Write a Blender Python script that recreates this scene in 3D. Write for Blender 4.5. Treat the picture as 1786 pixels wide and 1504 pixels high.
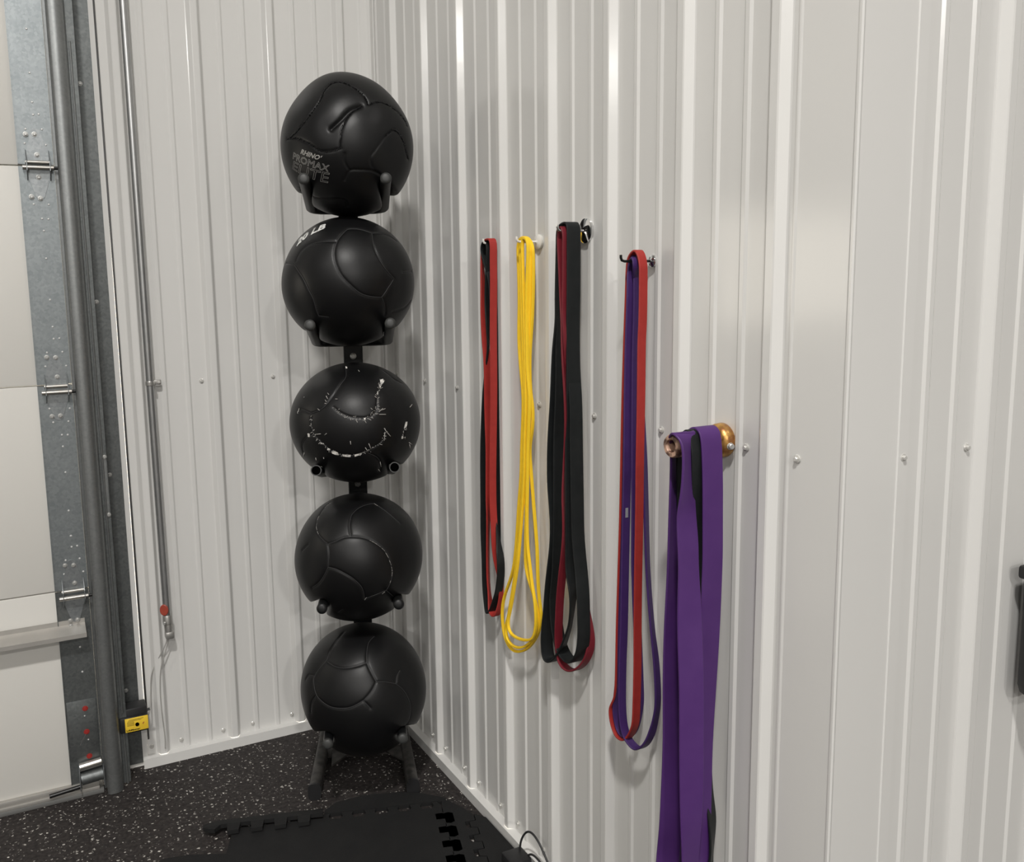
import bpy, bmesh, math, random
import numpy as np
from mathutils import Vector, Matrix

for o in list(bpy.data.objects): bpy.data.objects.remove(o)
SC = bpy.context.scene
COL = SC.collection
random.seed(4)

# ---------------------------------------------------------------- camera
def cam_axes(yaw, pit, rol):
    cy, sy = math.cos(yaw), math.sin(yaw)
    fwd = Vector((sy*math.cos(pit), cy*math.cos(pit), math.sin(pit)))
    right = Vector((cy, -sy, 0)); up = right.cross(fwd)
    r = right*math.cos(rol)+up*math.sin(rol); u = -right*math.sin(rol)+up*math.cos(rol)
    return r, u, fwd
CAMPOS = Vector((-1.13225, -2.92128, 1.51562))
cd = bpy.data.cameras.new('camera'); cam = bpy.data.objects.new('camera', cd); COL.objects.link(cam)
r_, u_, f_ = cam_axes(0.458109544, -0.143217051, -0.0191940134)
cam.matrix_world = Matrix(((r_.x,u_.x,-f_.x,CAMPOS.x),(r_.y,u_.y,-f_.y,CAMPOS.y),(r_.z,u_.z,-f_.z,CAMPOS.z),(0,0,0,1)))
cd.sensor_width = 36; cd.sensor_fit = 'HORIZONTAL'
cd.lens = 1582.86/1786*36
cd.shift_x = (893-805.684)/1786; cd.shift_y = -(752-725.927)/1786
cd.clip_start = .02; cd.clip_end = 60
SC.camera = cam

# ---------------------------------------------------------------- world, lights, exposure
w = bpy.data.worlds.new('world'); SC.world = w; w.use_nodes = True
w.node_tree.nodes['Background'].inputs[0].default_value = (1,.93,.80,1)
w.node_tree.nodes['Background'].inputs[1].default_value = 4.0
SC.view_settings.view_transform = 'Standard'; SC.view_settings.look = 'None'
SC.view_settings.gamma = 1; SC.view_settings.use_curve_mapping = False
SC.view_settings.exposure = 0.15
LAMPS = [(-1.75,-3.75,5.15,195),(-5.4,-3.75,5.15,50),(-1.9,-7.5,4.4,110),(-5.4,-7.5,4.4,130),(-1.9,-11.0,4.4,320),(-5.4,-11.0,4.4,130),(-9.0,-5.0,4.4,20),(1.6,-7.5,4.4,10)]
for lx, ly, lz, pw in LAMPS:
    ld = bpy.data.lights.new('high_bay_light','AREA'); ld.shape = 'DISK'; ld.size = .36
    ld.energy = pw; ld.color = (1,.975,.94)
    lo = bpy.data.objects.new('high_bay_light', ld); COL.objects.link(lo); lo.location = (lx,ly,lz)

# ---------------------------------------------------------------- materials
def mat(name, col, rough=.5, metal=0, spec=.5, noise=None, bump=None, coat=0):
    m = bpy.data.materials.new(name); m.use_nodes = True
    nt = m.node_tree; b = nt.nodes['Principled BSDF']
    b.inputs['Base Color'].default_value = (*col,1); b.inputs['Roughness'].default_value = rough
    b.inputs['Metallic'].default_value = metal; b.inputs['Specular IOR Level'].default_value = spec
    b.inputs['Coat Weight'].default_value = coat
    tc = nt.nodes.new('ShaderNodeTexCoord')
    if noise:
        sc, amt, col2 = noise
        n = nt.nodes.new('ShaderNodeTexNoise'); n.inputs['Scale'].default_value = sc; n.inputs['Detail'].default_value = 6
        r = nt.nodes.new('ShaderNodeValToRGB'); r.color_ramp.elements[0].position = .5-amt; r.color_ramp.elements[1].position = .5+amt
        r.color_ramp.elements[0].color = (*col,1); r.color_ramp.elements[1].color = (*col2,1)
        nt.links.new(tc.outputs['Object'], n.inputs['Vector']); nt.links.new(n.outputs['Fac'], r.inputs['Fac'])
        nt.links.new(r.outputs['Color'], b.inputs['Base Color'])
    if bump:
        sc, st, dist = bump
        n = nt.nodes.new('ShaderNodeTexNoise'); n.inputs['Scale'].default_value = sc; n.inputs['Detail'].default_value = 4
        bp = nt.nodes.new('ShaderNodeBump'); bp.inputs['Strength'].default_value = st; bp.inputs['Distance'].default_value = dist
        nt.links.new(tc.outputs['Object'], n.inputs['Vector']); nt.links.new(n.outputs['Fac'], bp.inputs['Height'])
        nt.links.new(bp.outputs['Normal'], b.inputs['Normal'])
    return m
M = {}
M['wall'] = mat('white_painted_steel', (.665,.658,.638), .16, 0, .5, noise=(3,.3,(.68,.673,.653)), bump=(6,.05,.01))
M['trim'] = mat('white_trim_steel', (.68,.673,.653), .16, bump=(6,.05,.01))
M['door'] = mat('white_door_skin', (.68,.665,.625), .5, bump=(60,.12,.002))
M['room'] = mat('white_room_wall', (.62,.61,.58), .5)
M['ceiling'] = mat('white_ceiling_steel', (.7,.69,.66), .5)
M['screw'] = mat('white_screw_paint', (.62,.61,.58), .25, .3)
M['leather'] = mat('black_vinyl', (.0035,.0035,.004), .42, 0, .32, noise=(9,.25,(.006,.006,.0062)), bump=(160,.12,.001))
M['seam'] = mat('dark_grey_thread', (.03,.03,.031), .6)
M['white_fluff'] = mat('white_stuffing', (.72,.70,.66), .9, bump=(300,.5,.002))
M['fray'] = mat('grey_frayed_thread', (.34,.33,.31), .8)
M['print_white'] = mat('white_print', (.72,.72,.70), .5)
M['print_grey'] = mat('worn_silver_print', (.33,.32,.30), .5)
M['print_dim'] = mat('worn_outline_print', (.25,.245,.235), .5)
M['black_steel'] = mat('black_powder_coat', (.006,.0065,.007), .42, 0, .35, bump=(400,.1,.0005))
M['cap'] = mat('grey_plastic_cap', (.03,.031,.030), .5)
M['bore'] = mat('black_bore', (.001,.001,.001), 1, 0, 0)
M['worn_bolt'] = mat('tarnished_bolt', (.13,.13,.13), .45, .5, noise=(300,.2,(.22,.22,.215)))
M['rivet'] = mat('bright_rivet', (.75,.75,.74), .3, .3)
M['bolt'] = mat('zinc_bolt', (.42,.42,.41), .4, .7, noise=(300,.2,(.6,.6,.58)))
M['foot'] = mat('worn_black_steel', (.016,.015,.014), .5, 0, .5, noise=(40,.12,(.05,.046,.042)), bump=(200,.15,.001))
M['chrome'] = mat('chrome', (.8,.8,.8), .12, 1)
M['hook_white'] = mat('white_hook_paint', (.75,.74,.70), .3)
M['hook_dark'] = mat('dark_wire', (.03,.03,.03), .35, .8)
M['red'] = mat('red_rubber', (.30,.022,.018), .5, 0, .4, noise=(60,.3,(.36,.03,.024)), bump=(500,.1,.0006))
M['maroon'] = mat('maroon_rubber', (.13,.008,.016), .5, 0, .4, noise=(60,.3,(.16,.012,.02)), bump=(500,.1,.0006))
M['black_rubber'] = mat('black_rubber', (.007,.0085,.009), .48, 0, .3, noise=(50,.3,(.012,.0135,.014)), bump=(500,.1,.0006))
M['yellow'] = mat('yellow_rubber', (.92,.58,.02), .5, 0, .35, noise=(60,.3,(.96,.64,.03)), bump=(500,.1,.0006))
M['purple'] = mat('purple_rubber', (.066,.02,.128), .5, 0, .35, noise=(30,.3,(.078,.026,.145)), bump=(500,.1,.0006))
M['navy'] = mat('dark_violet_rubber', (.042,.016,.10), .5, 0, .4, noise=(60,.3,(.052,.02,.115)), bump=(500,.1,.0006))
M['tag'] = mat('pale_tag', (.26,.26,.28), .5)
M['peg'] = mat('mottled_brown_plating', (.30,.13,.045), .35, .6, noise=(55,.12,(.62,.36,.10)), bump=(120,.3,.002))
M['peg_end'] = mat('mottled_pink_brown', (.10,.05,.035), .5, .2, noise=(75,.07,(.52,.33,.24)), bump=(120,.3,.002))
M['yellow_plastic'] = mat('yellow_label', (.80,.52,.03), .45, noise=(60,.4,(.86,.60,.05)))
M['black_plastic'] = mat('black_plastic', (.013,.013,.014), .45)
M['red_paint'] = mat('red_screw_paint', (.30,.022,.018), .45)
M['orange'] = mat('orange_cap', (.30,.04,.022), .5, noise=(400,.2,(.38,.07,.045)))
M['wire'] = mat('grey_wire', (.40,.39,.37), .5)
M['wire_dark'] = mat('dark_wire_sheath', (.07,.07,.07), .5)
M['conduit'] = mat('galvanised_conduit', (.42,.43,.43), .33, .85, noise=(30,.3,(.5,.5,.5)))
M['fitting'] = mat('cast_fitting', (.42,.41,.39), .4, .7)
M['rail'] = mat('weathered_aluminium', (.40,.385,.36), .45, .5, noise=(20,.3,(.48,.46,.43)))
M['astragal'] = mat('grey_rubber_seal', (.14,.14,.135), .6)
gm = bpy.data.materials.new('window_glass'); gm.use_nodes = True; g_nt = gm.node_tree
for n_ in list(g_nt.nodes): g_nt.nodes.remove(n_)
g_o = g_nt.nodes.new('ShaderNodeOutputMaterial'); g_t = g_nt.nodes.new('ShaderNodeBsdfTransparent'); g_g = g_nt.nodes.new('ShaderNodeBsdfGlossy')
g_g.inputs['Roughness'].default_value = .02; g_m = g_nt.nodes.new('ShaderNodeMixShader'); g_m.inputs[0].default_value = .06
g_nt.links.new(g_t.outputs[0], g_m.inputs[1]); g_nt.links.new(g_g.outputs[0], g_m.inputs[2]); g_nt.links.new(g_m.outputs[0], g_o.inputs[0])
M['glass'] = gm
M['dust'] = mat('brown_grime', (.16,.11,.08), .8)

def galv(name, c1, c2, rough):
    m = bpy.data.materials.new(name); m.use_nodes = True; nt = m.node_tree; b = nt.nodes['Principled BSDF']
    b.inputs['Metallic'].default_value = .8; b.inputs['Roughness'].default_value = rough
    tc = nt.nodes.new('ShaderNodeTexCoord')
    v = nt.nodes.new('ShaderNodeTexVoronoi'); v.inputs['Scale'].default_value = 150
    n = nt.nodes.new('ShaderNodeTexNoise'); n.inputs['Scale'].default_value = 18; n.inputs['Detail'].default_value = 5
    mx = nt.nodes.new('ShaderNodeMix'); mx.data_type = 'FLOAT'; mx.inputs[0].default_value = .6
    r = nt.nodes.new('ShaderNodeValToRGB'); r.color_ramp.elements[0].color = (*c1,1); r.color_ramp.elements[1].color = (*c2,1)
    r.color_ramp.elements[0].position = .25; r.color_ramp.elements[1].position = .75
    sp = nt.nodes.new('ShaderNodeSeparateColor')
    nt.links.new(tc.outputs['Object'], v.inputs['Vector']); nt.links.new(tc.outputs['Object'], n.inputs['Vector'])
    nt.links.new(v.outputs['Color'], sp.inputs[0]); nt.links.new(sp.outputs[0], mx.inputs[2]); nt.links.new(n.outputs['Fac'], mx.inputs[3])
    nt.links.new(mx.outputs[0], r.inputs['Fac']); nt.links.new(r.outputs['Color'], b.inputs['Base Color'])
    return m
M['galv'] = galv('galvanised_steel', (.24,.265,.275), (.31,.335,.345), .42)
M['galv_dark'] = galv('dull_galvanised_steel', (.13,.14,.14), (.18,.19,.19), .5)
M['galv_track'] = galv('rolled_galvanised_track', (.24,.25,.25), (.28,.29,.29), .4)
M['hinge'] = galv('zinc_hinge_plate', (.25,.27,.28), (.34,.36,.37), .4)
M['hinge_barrel'] = mat('polished_hinge_barrel', (.45,.43,.40), .3, .9)

def floor_mat():
    m = bpy.data.materials.new('flecked_rubber_floor'); m.use_nodes = True; nt = m.node_tree; b = nt.nodes['Principled BSDF']
    b.inputs['Roughness'].default_value = .7; b.inputs['Specular IOR Level'].default_value = .3
    tc = nt.nodes.new('ShaderNodeTexCoord'); prev = None
    base = nt.nodes.new('ShaderNodeTexNoise'); base.inputs['Scale'].default_value = 90; base.inputs['Detail'].default_value = 6
    rb = nt.nodes.new('ShaderNodeValToRGB'); rb.color_ramp.elements[0].color = (.014,.012,.0115,1); rb.color_ramp.elements[1].color = (.045,.038,.036,1)
    rb.color_ramp.elements[0].position = .35; rb.color_ramp.elements[1].position = .75
    nt.links.new(tc.outputs['Object'], base.inputs['Vector']); nt.links.new(base.outputs['Fac'], rb.inputs['Fac']); prev = rb.outputs['Color']
    for sc, thr, size, col in ((95,.80,.30,(.42,.40,.37)),(150,.84,.32,(.22,.205,.19)),(60,.93,.20,(.60,.57,.53))):
        wv = nt.nodes.new('ShaderNodeTexNoise'); wv.inputs['Scale'].default_value = sc*1.5
        ad = nt.nodes.new('ShaderNodeMix'); ad.data_type = 'RGBA'; ad.inputs[0].default_value = .012
        nt.links.new(tc.outputs['Object'], ad.inputs[6]); nt.links.new(tc.outputs['Object'], wv.inputs['Vector']); nt.links.new(wv.outputs['Color'], ad.inputs[7])
        v = nt.nodes.new('ShaderNodeTexVoronoi'); v.inputs['Scale'].default_value = sc
        nt.links.new(ad.outputs[2], v.inputs['Vector'])
        sp = nt.nodes.new('ShaderNodeSeparateColor'); nt.links.new(v.outputs['Color'], sp.inputs[0])
        g = nt.nodes.new('ShaderNodeMath'); g.operation = 'GREATER_THAN'; g.inputs[1].default_value = thr; nt.links.new(sp.outputs[0], g.inputs[0])
        l = nt.nodes.new('ShaderNodeMath'); l.operation = 'LESS_THAN'; l.inputs[1].default_value = size; nt.links.new(v.outputs['Distance'], l.inputs[0])
        mu = nt.nodes.new('ShaderNodeMath'); mu.operation = 'MULTIPLY'; nt.links.new(g.outputs[0], mu.inputs[0]); nt.links.new(l.outputs[0], mu.inputs[1])
        mx = nt.nodes.new('ShaderNodeMix'); mx.data_type = 'RGBA'; nt.links.new(mu.outputs[0], mx.inputs[0]); nt.links.new(prev, mx.inputs[6])
        mx.inputs[7].default_value = (*col,1); prev = mx.outputs[2]
    nt.links.new(prev, b.inputs['Base Color'])
    bp = nt.nodes.new('ShaderNodeBump'); bp.inputs['Strength'].default_value = .4; bp.inputs['Distance'].default_value = .002
    nt.links.new(base.outputs['Fac'], bp.inputs['Height']); nt.links.new(bp.outputs['Normal'], b.inputs['Normal'])
    return m
M['floor'] = floor_mat()
M['foam'] = mat('charcoal_foam', (.009,.009,.0095), .75, 0, .25, noise=(14,.3,(.013,.013,.013)), bump=(260,.35,.0015))
em = bpy.data.materials.new('lamp_diffuser'); em.use_nodes = True
em.node_tree.nodes['Principled BSDF'].inputs['Emission Color'].default_value = (1,.96,.9,1)
em.node_tree.nodes['Principled BSDF'].inputs['Emission Strength'].default_value = 6
M['lamp'] = em

# ---------------------------------------------------------------- mesh helpers
def newobj(name, verts, faces, m, parent=None, smooth=False, loc=None):
    me = bpy.data.meshes.new(name); me.from_pydata([tuple(v) for v in verts], [], faces); me.update()
    if m: me.materials.append(m)
    if smooth:
        for p in me.polygons: p.use_smooth = True
    return link(name, me, parent, loc)
def link(name, me, parent=None, loc=None):
    o = bpy.data.objects.new(name, me); COL.objects.link(o)
    if parent: o.parent = parent
    if loc: o.location = loc
    return o
def empty(name, loc=(0,0,0)):
    o = bpy.data.objects.new(name, None); COL.objects.link(o); o.location = loc; o.empty_display_size = .05; return o
def tag(o, label, cat, group=None, kind=None):
    o['label'] = label; o['category'] = cat
    if group: o['group'] = group
    if kind: o['kind'] = kind
    return o
def structure(o, label=None, cat=None):
    o['kind'] = 'structure'
    if label: o['label'] = label
    if cat: o['category'] = cat
    return o
class MB:
    def __init__(s): s.v = []; s.f = []; s.hard = False
    def add(s, v, f):
        n = len(s.v); s.v += [tuple(x) for x in v]; s.f += [tuple(i+n for i in q) for q in f]; return s
    def box(s, lo, hi, mtx=None):
        (x0,y0,z0),(x1,y1,z1) = lo, hi
        v = [(x0,y0,z0),(x1,y0,z0),(x1,y1,z0),(x0,y1,z0),(x0,y0,z1),(x1,y0,z1),(x1,y1,z1),(x0,y1,z1)]
        if mtx: v = [mtx @ Vector(a) for a in v]
        return s.add(v, [(0,3,2,1),(4,5,6,7),(0,1,5,4),(1,2,6,5),(2,3,7,6),(3,0,4,7)])
    def bev_box(s, lo, hi, b=.002, mtx=None):
        s.hard = True
        bm = bmesh.new(); bmesh.ops.create_cube(bm, size=1)
        for v in bm.verts:
            v.co = Vector([(lo[i]+hi[i])/2 + v.co[i]*(hi[i]-lo[i]) for i in range(3)])
        bmesh.ops.bevel(bm, geom=bm.edges[:]+bm.verts[:], offset=b, segments=2, profile=.5, affect='EDGES')
        bm.verts.index_update()
        v = [mtx @ x.co if mtx else x.co.copy() for x in bm.verts]
        f = [tuple(l.index for l in p.verts) for p in bm.faces]; bm.free()
        return s.add(v, f)
    def tube(s, pts, rad, n=10, caps=True, taper=None):
        pts = [Vector(p) for p in pts]; N = len(pts); rings = []
        up = None
        for i, p in enumerate(pts):
            t = (pts[min(i+1,N-1)]-pts[max(i-1,0)]).normalized()
            if up is None:
                up = Vector((0,0,1)) if abs(t.z) < .9 else Vector((1,0,0))
            a = (up - t*up.dot(t)).normalized(); b = t.cross(a); up = a
            rr = rad if not taper else taper[i]
            rings.append([p + (a*math.cos(2*math.pi*k/n) + b*math.sin(2*math.pi*k/n))*rr for k in range(n)])
        v = [x for r in rings for x in r]
        f = [(i*n+k, i*n+(k+1)%n, (i+1)*n+(k+1)%n, (i+1)*n+k) for i in range(N-1) for k in range(n)]
        if caps: f += [tuple(range(n-1,-1,-1)), tuple((N-1)*n+k for k in range(n))]
        return s.add(v, f)
    def lathe(s, prof, origin, axis, n=20):
        """prof: list of (radius, height) along axis"""
        axis = Vector(axis).normalized(); o = Vector(origin)
        a = axis.orthogonal().normalized(); b = axis.cross(a)
        v = []; f = []
        for r, h in prof:
            v += [o + axis*h + (a*math.cos(2*math.pi*k/n)+b*math.sin(2*math.pi*k/n))*max(r,1e-5) for k in range(n)]
        m = len(prof)
        f = [(i*n+k, i*n+(k+1)%n, (i+1)*n+(k+1)%n, (i+1)*n+k) for i in range(m-1) for k in range(n)]
        f += [tuple(range(n-1,-1,-1)), tuple((m-1)*n+k for k in range(n))]
        return s.add(v, f)
    def prism(s, poly, z0, z1, mtx=None):
        n = len(poly)
        v = [Vector((x,y,z0)) for x,y in poly]+[Vector((x,y,z1)) for x,y in poly]
        if mtx: v = [mtx @ a for a in v]
        return s.add(v, [tuple(range(n-1,-1,-1)), tuple(range(n,2*n))]+[(i,(i+1)%n,n+(i+1)%n,n+i) for i in range(n)])
def fix_normals(o):
    bm = bmesh.new(); bm.from_mesh(o.data); bmesh.ops.recalc_face_normals(bm, faces=bm.faces[:]); bm.to_mesh(o.data); bm.free()
def autosmooth(o, deg=35):
    me = o.data
    for p in me.polygons: p.use_smooth = True
    me.set_sharp_from_angle(angle=math.radians(deg)); return o
def MBobj(self, name, m, parent=None, smooth=False, deg=None):
    o = newobj(name, self.v, self.f, m, parent, smooth); fix_normals(o)
    if deg: autosmooth(o, min(deg,24) if self.hard else max(deg,32))
    return o
MB.obj = MBobj
def catmull(P, sub=6, closed=False):
    P = [np.array(p, float) for p in P]; n = len(P); out = []
    rng = n if closed else n-1
    for i in range(rng):
        g = (lambda k: P[k % n]) if closed else (lambda k: P[min(max(k,0),n-1)])
        p0,p1,p2,p3 = g(i-1),g(i),g(i+1),g(i+2)
        for k in range(sub):
            t = k/sub
            out.append(.5*((2*p1)+(-p0+p2)*t+(2*p0-5*p1+4*p2-p3)*t*t+(-p0+3*p1-3*p2+p3)*t**3))
    if not closed: out.append(P[-1])
    return out

BALLS=[{"c":[-0.267,-0.4907,1.8958],"rx":0.1808,"rz":0.1874,"seams":[[[-0.104,-0.898,0.427],[-0.253,-0.896,0.366],[-0.402,-0.887,0.229],[-0.548,-0.83,0.099]],[[-0.072,-0.894,0.443],[-0.228,-0.908,0.352],[-0.338,-0.913,0.228],[-0.402,-0.912,0.082],[-0.427,-0.901,-0.073],[-0.433,-0.891,-0.137]],[[-0.42,-0.894,-0.157],[-0.542,-0.818,-0.192],[-0.67,-0.721,-0.178],[-0.8,-0.596,-0.062],[-0.922,-0.385,0.027],[-0.987,-0.154,0.044]],[[-0.398,-0.506,0.765],[-0.519,-0.547,0.657],[-0.619,-0.609,0.495],[-0.773,-0.56,0.298],[-0.898,-0.42,0.129],[-0.969,-0.244,0.045]],[[-0.398,-0.506,0.765],[-0.28,-0.553,0.785],[-0.159,-0.67,0.725],[-0.013,-0.826,0.563],[0.018,-0.894,0.448]],[[0.018,-0.894,0.448],[0.221,-0.839,0.498],[0.405,-0.795,0.451],[0.625,-0.707,0.331],[0.697,-0.679,0.231]],[[0.228,-0.973,0.028],[0.143,-0.987,-0.071],[0.066,-0.984,-0.166],[-0.005,-0.962,-0.272],[0.038,-0.917,-0.398]],[[-0.333,-0.764,-0.553],[-0.284,-0.851,-0.442],[-0.149,-0.891,-0.428],[0.043,-0.899,-0.435],[0.179,-0.859,-0.48]],[[-0.367,-0.902,-0.227],[-0.361,-0.873,-0.328],[-0.284,-0.851,-0.442]],[[0.228,-0.973,0.028],[0.394,-0.911,0.125],[0.544,-0.839,0.023],[0.635,-0.76,-0.138],[0.698,-0.681,-0.222]],[[-0.64,-0.213,-0.738],[-0.51,-0.37,-0.777],[-0.278,-0.533,-0.799],[-0.184,-0.429,-0.885]]]},{"c":[-0.2767,-0.4873,1.529],"rx":0.1837,"rz":0.1788,"seams":[[[-0.203,-0.602,0.772],[-0.32,-0.662,0.678],[-0.399,-0.705,0.586],[-0.466,-0.77,0.436],[-0.472,-0.839,0.271],[-0.423,-0.9,0.107],[-0.323,-0.946,-0.027],[-0.168,-0.972,-0.164],[0.0,-0.976,-0.22],[0.164,-0.959,-0.231]],[[-0.203,-0.602,0.772],[-0.054,-0.624,0.78],[0.144,-0.681,0.718]],[[0.144,-0.681,0.718],[0.102,-0.838,0.537],[0.133,-0.926,0.354],[0.242,-0.955,0.173],[0.377,-0.926,0.037]],[[0.357,-0.934,0.022],[0.263,-0.96,-0.098],[0.164,-0.959,-0.231]],[[0.164,-0.959,-0.231],[0.217,-0.915,-0.339],[0.253,-0.832,-0.494]],[[-0.399,-0.705,0.586],[-0.546,-0.593,0.592],[-0.696,-0.437,0.569],[-0.807,-0.338,0.484],[-0.893,-0.298,0.336]],[[-0.947,0.059,0.317],[-0.932,-0.213,0.293],[-0.906,-0.373,0.198],[-0.86,-0.506,0.061],[-0.812,-0.576,-0.09],[-0.754,-0.611,-0.241],[-0.705,-0.58,-0.408],[-0.672,-0.56,-0.485]],[[-0.672,-0.56,-0.485],[-0.551,-0.661,-0.509]],[[0.553,-0.821,0.143],[0.81,-0.565,0.153]],[[0.144,-0.681,0.718],[0.406,-0.584,0.703],[0.594,-0.518,0.615]],[[0.377,-0.808,-0.452],[0.638,-0.658,-0.4],[0.798,-0.525,-0.295]]]},{"c":[-0.2719,-0.4889,1.1354],"rx":0.1865,"rz":0.1709,"seams":[[[-0.205,-0.22,0.954],[-0.287,-0.468,0.836],[-0.41,-0.57,0.712],[-0.541,-0.631,0.555],[-0.664,-0.627,0.409],[-0.752,-0.57,0.331],[-0.84,-0.467,0.278]],[[-0.578,-0.722,0.382],[-0.495,-0.818,0.293],[-0.364,-0.902,0.231],[-0.191,-0.958,0.215],[-0.072,-0.965,0.252],[-0.009,-0.944,0.33]],[[-0.009,-0.944,0.33],[0.029,-0.879,0.476],[0.089,-0.793,0.603],[0.168,-0.696,0.698],[0.214,-0.623,0.752]],[[-0.847,-0.484,0.218],[-0.851,-0.522,0.051],[-0.824,-0.562,-0.072],[-0.738,-0.647,-0.193],[-0.642,-0.704,-0.304],[-0.493,-0.784,-0.378],[-0.327,-0.864,-0.382],[-0.196,-0.923,-0.331],[-0.044,-0.969,-0.244],[0.074,-0.987,-0.143],[0.09,-0.996,-0.002]],[[-0.824,-0.562,-0.072],[-0.892,-0.445,-0.083],[-0.932,-0.259,-0.252],[-0.884,-0.174,-0.433]],[[-0.84,-0.467,0.278],[-0.917,-0.238,0.319],[-0.947,-0.18,0.267]],[[0.351,-0.324,0.879],[0.444,-0.481,0.756],[0.596,-0.455,0.661]],[[0.484,-0.872,0.071],[0.439,-0.898,-0.017],[0.394,-0.903,-0.173]],[[-0.196,-0.923,-0.331],[-0.024,-0.901,-0.432],[0.06,-0.833,-0.55],[0.091,-0.7,-0.708]]]},{"c":[-0.2766,-0.4873,0.7391],"rx":0.1843,"rz":0.1843,"seams":[[[-0.414,0.036,0.909],[-0.555,-0.01,0.832],[-0.654,-0.095,0.75],[-0.726,-0.215,0.653],[-0.753,-0.335,0.567],[-0.714,-0.505,0.485],[-0.679,-0.576,0.454]],[[-0.272,-0.52,0.81],[-0.156,-0.456,0.876],[-0.013,-0.405,0.914],[0.156,-0.37,0.916]],[[0.156,-0.37,0.916],[0.241,-0.467,0.85],[0.377,-0.587,0.716],[0.465,-0.634,0.618]],[[-0.272,-0.52,0.81],[-0.345,-0.628,0.697],[-0.372,-0.75,0.548]],[[-0.682,-0.583,0.442],[-0.585,-0.652,0.481],[-0.467,-0.704,0.535],[-0.365,-0.753,0.547],[-0.237,-0.81,0.536],[-0.109,-0.866,0.488],[0.017,-0.921,0.388],[0.106,-0.956,0.274],[0.153,-0.98,0.126],[0.177,-0.984,-0.039],[0.146,-0.972,-0.185],[0.09,-0.949,-0.301]],[[-0.671,-0.595,0.443],[-0.683,-0.659,0.315],[-0.72,-0.682,0.123]],[[-0.72,-0.682,0.123],[-0.626,-0.773,0.104],[-0.511,-0.859,0.037],[-0.401,-0.915,-0.052],[-0.295,-0.935,-0.195],[-0.239,-0.886,-0.397]],[[-0.239,-0.886,-0.397],[-0.089,-0.933,-0.349],[0.09,-0.949,-0.301]],[[-0.72,-0.682,0.123],[-0.776,-0.631,-0.014],[-0.837,-0.526,-0.152],[-0.894,-0.361,-0.265]],[[-0.957,-0.106,0.272],[-0.889,-0.246,0.387]],[[0.09,-0.949,-0.301],[0.248,-0.851,-0.463]],[[-0.538,-0.508,-0.673],[-0.512,-0.618,-0.597]]]},{"c":[-0.2764,-0.4874,0.3339],"rx":0.1861,"rz":0.1914,"seams":[[[-0.285,0.019,0.958],[-0.453,-0.099,0.886],[-0.595,-0.19,0.781],[-0.686,-0.267,0.677],[-0.862,-0.219,0.457],[-0.896,-0.286,0.34],[-0.894,-0.385,0.231],[-0.846,-0.507,0.166],[-0.757,-0.642,0.121],[-0.634,-0.764,0.121],[-0.499,-0.853,0.15],[-0.337,-0.912,0.233]],[[-0.67,-0.31,0.675],[-0.602,-0.469,0.646],[-0.479,-0.595,0.645],[-0.323,-0.669,0.67],[-0.177,-0.692,0.7]],[[-0.177,-0.692,0.7],[-0.133,-0.585,0.8],[-0.045,-0.441,0.896],[0.092,-0.333,0.938]],[[-0.177,-0.692,0.7],[-0.155,-0.786,0.598],[-0.104,-0.881,0.462]],[[-0.104,-0.881,0.462],[0.041,-0.898,0.438],[0.208,-0.904,0.375]],[[0.208,-0.904,0.375],[0.248,-0.85,0.464],[0.32,-0.794,0.517]],[[-0.104,-0.881,0.462],[-0.198,-0.916,0.35],[-0.331,-0.915,0.232]],[[-0.331,-0.915,0.232],[-0.24,-0.964,0.115]],[[-0.894,-0.385,0.231],[-0.949,-0.301,0.09],[-0.964,-0.253,-0.077]],[[-0.862,-0.219,0.457],[-0.906,-0.06,0.42],[-0.938,-0.006,0.346]],[[0.208,-0.904,0.375],[0.341,-0.912,0.23],[0.433,-0.901,-0.004],[0.418,-0.885,-0.204],[0.323,-0.871,-0.369]]]}]
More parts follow.
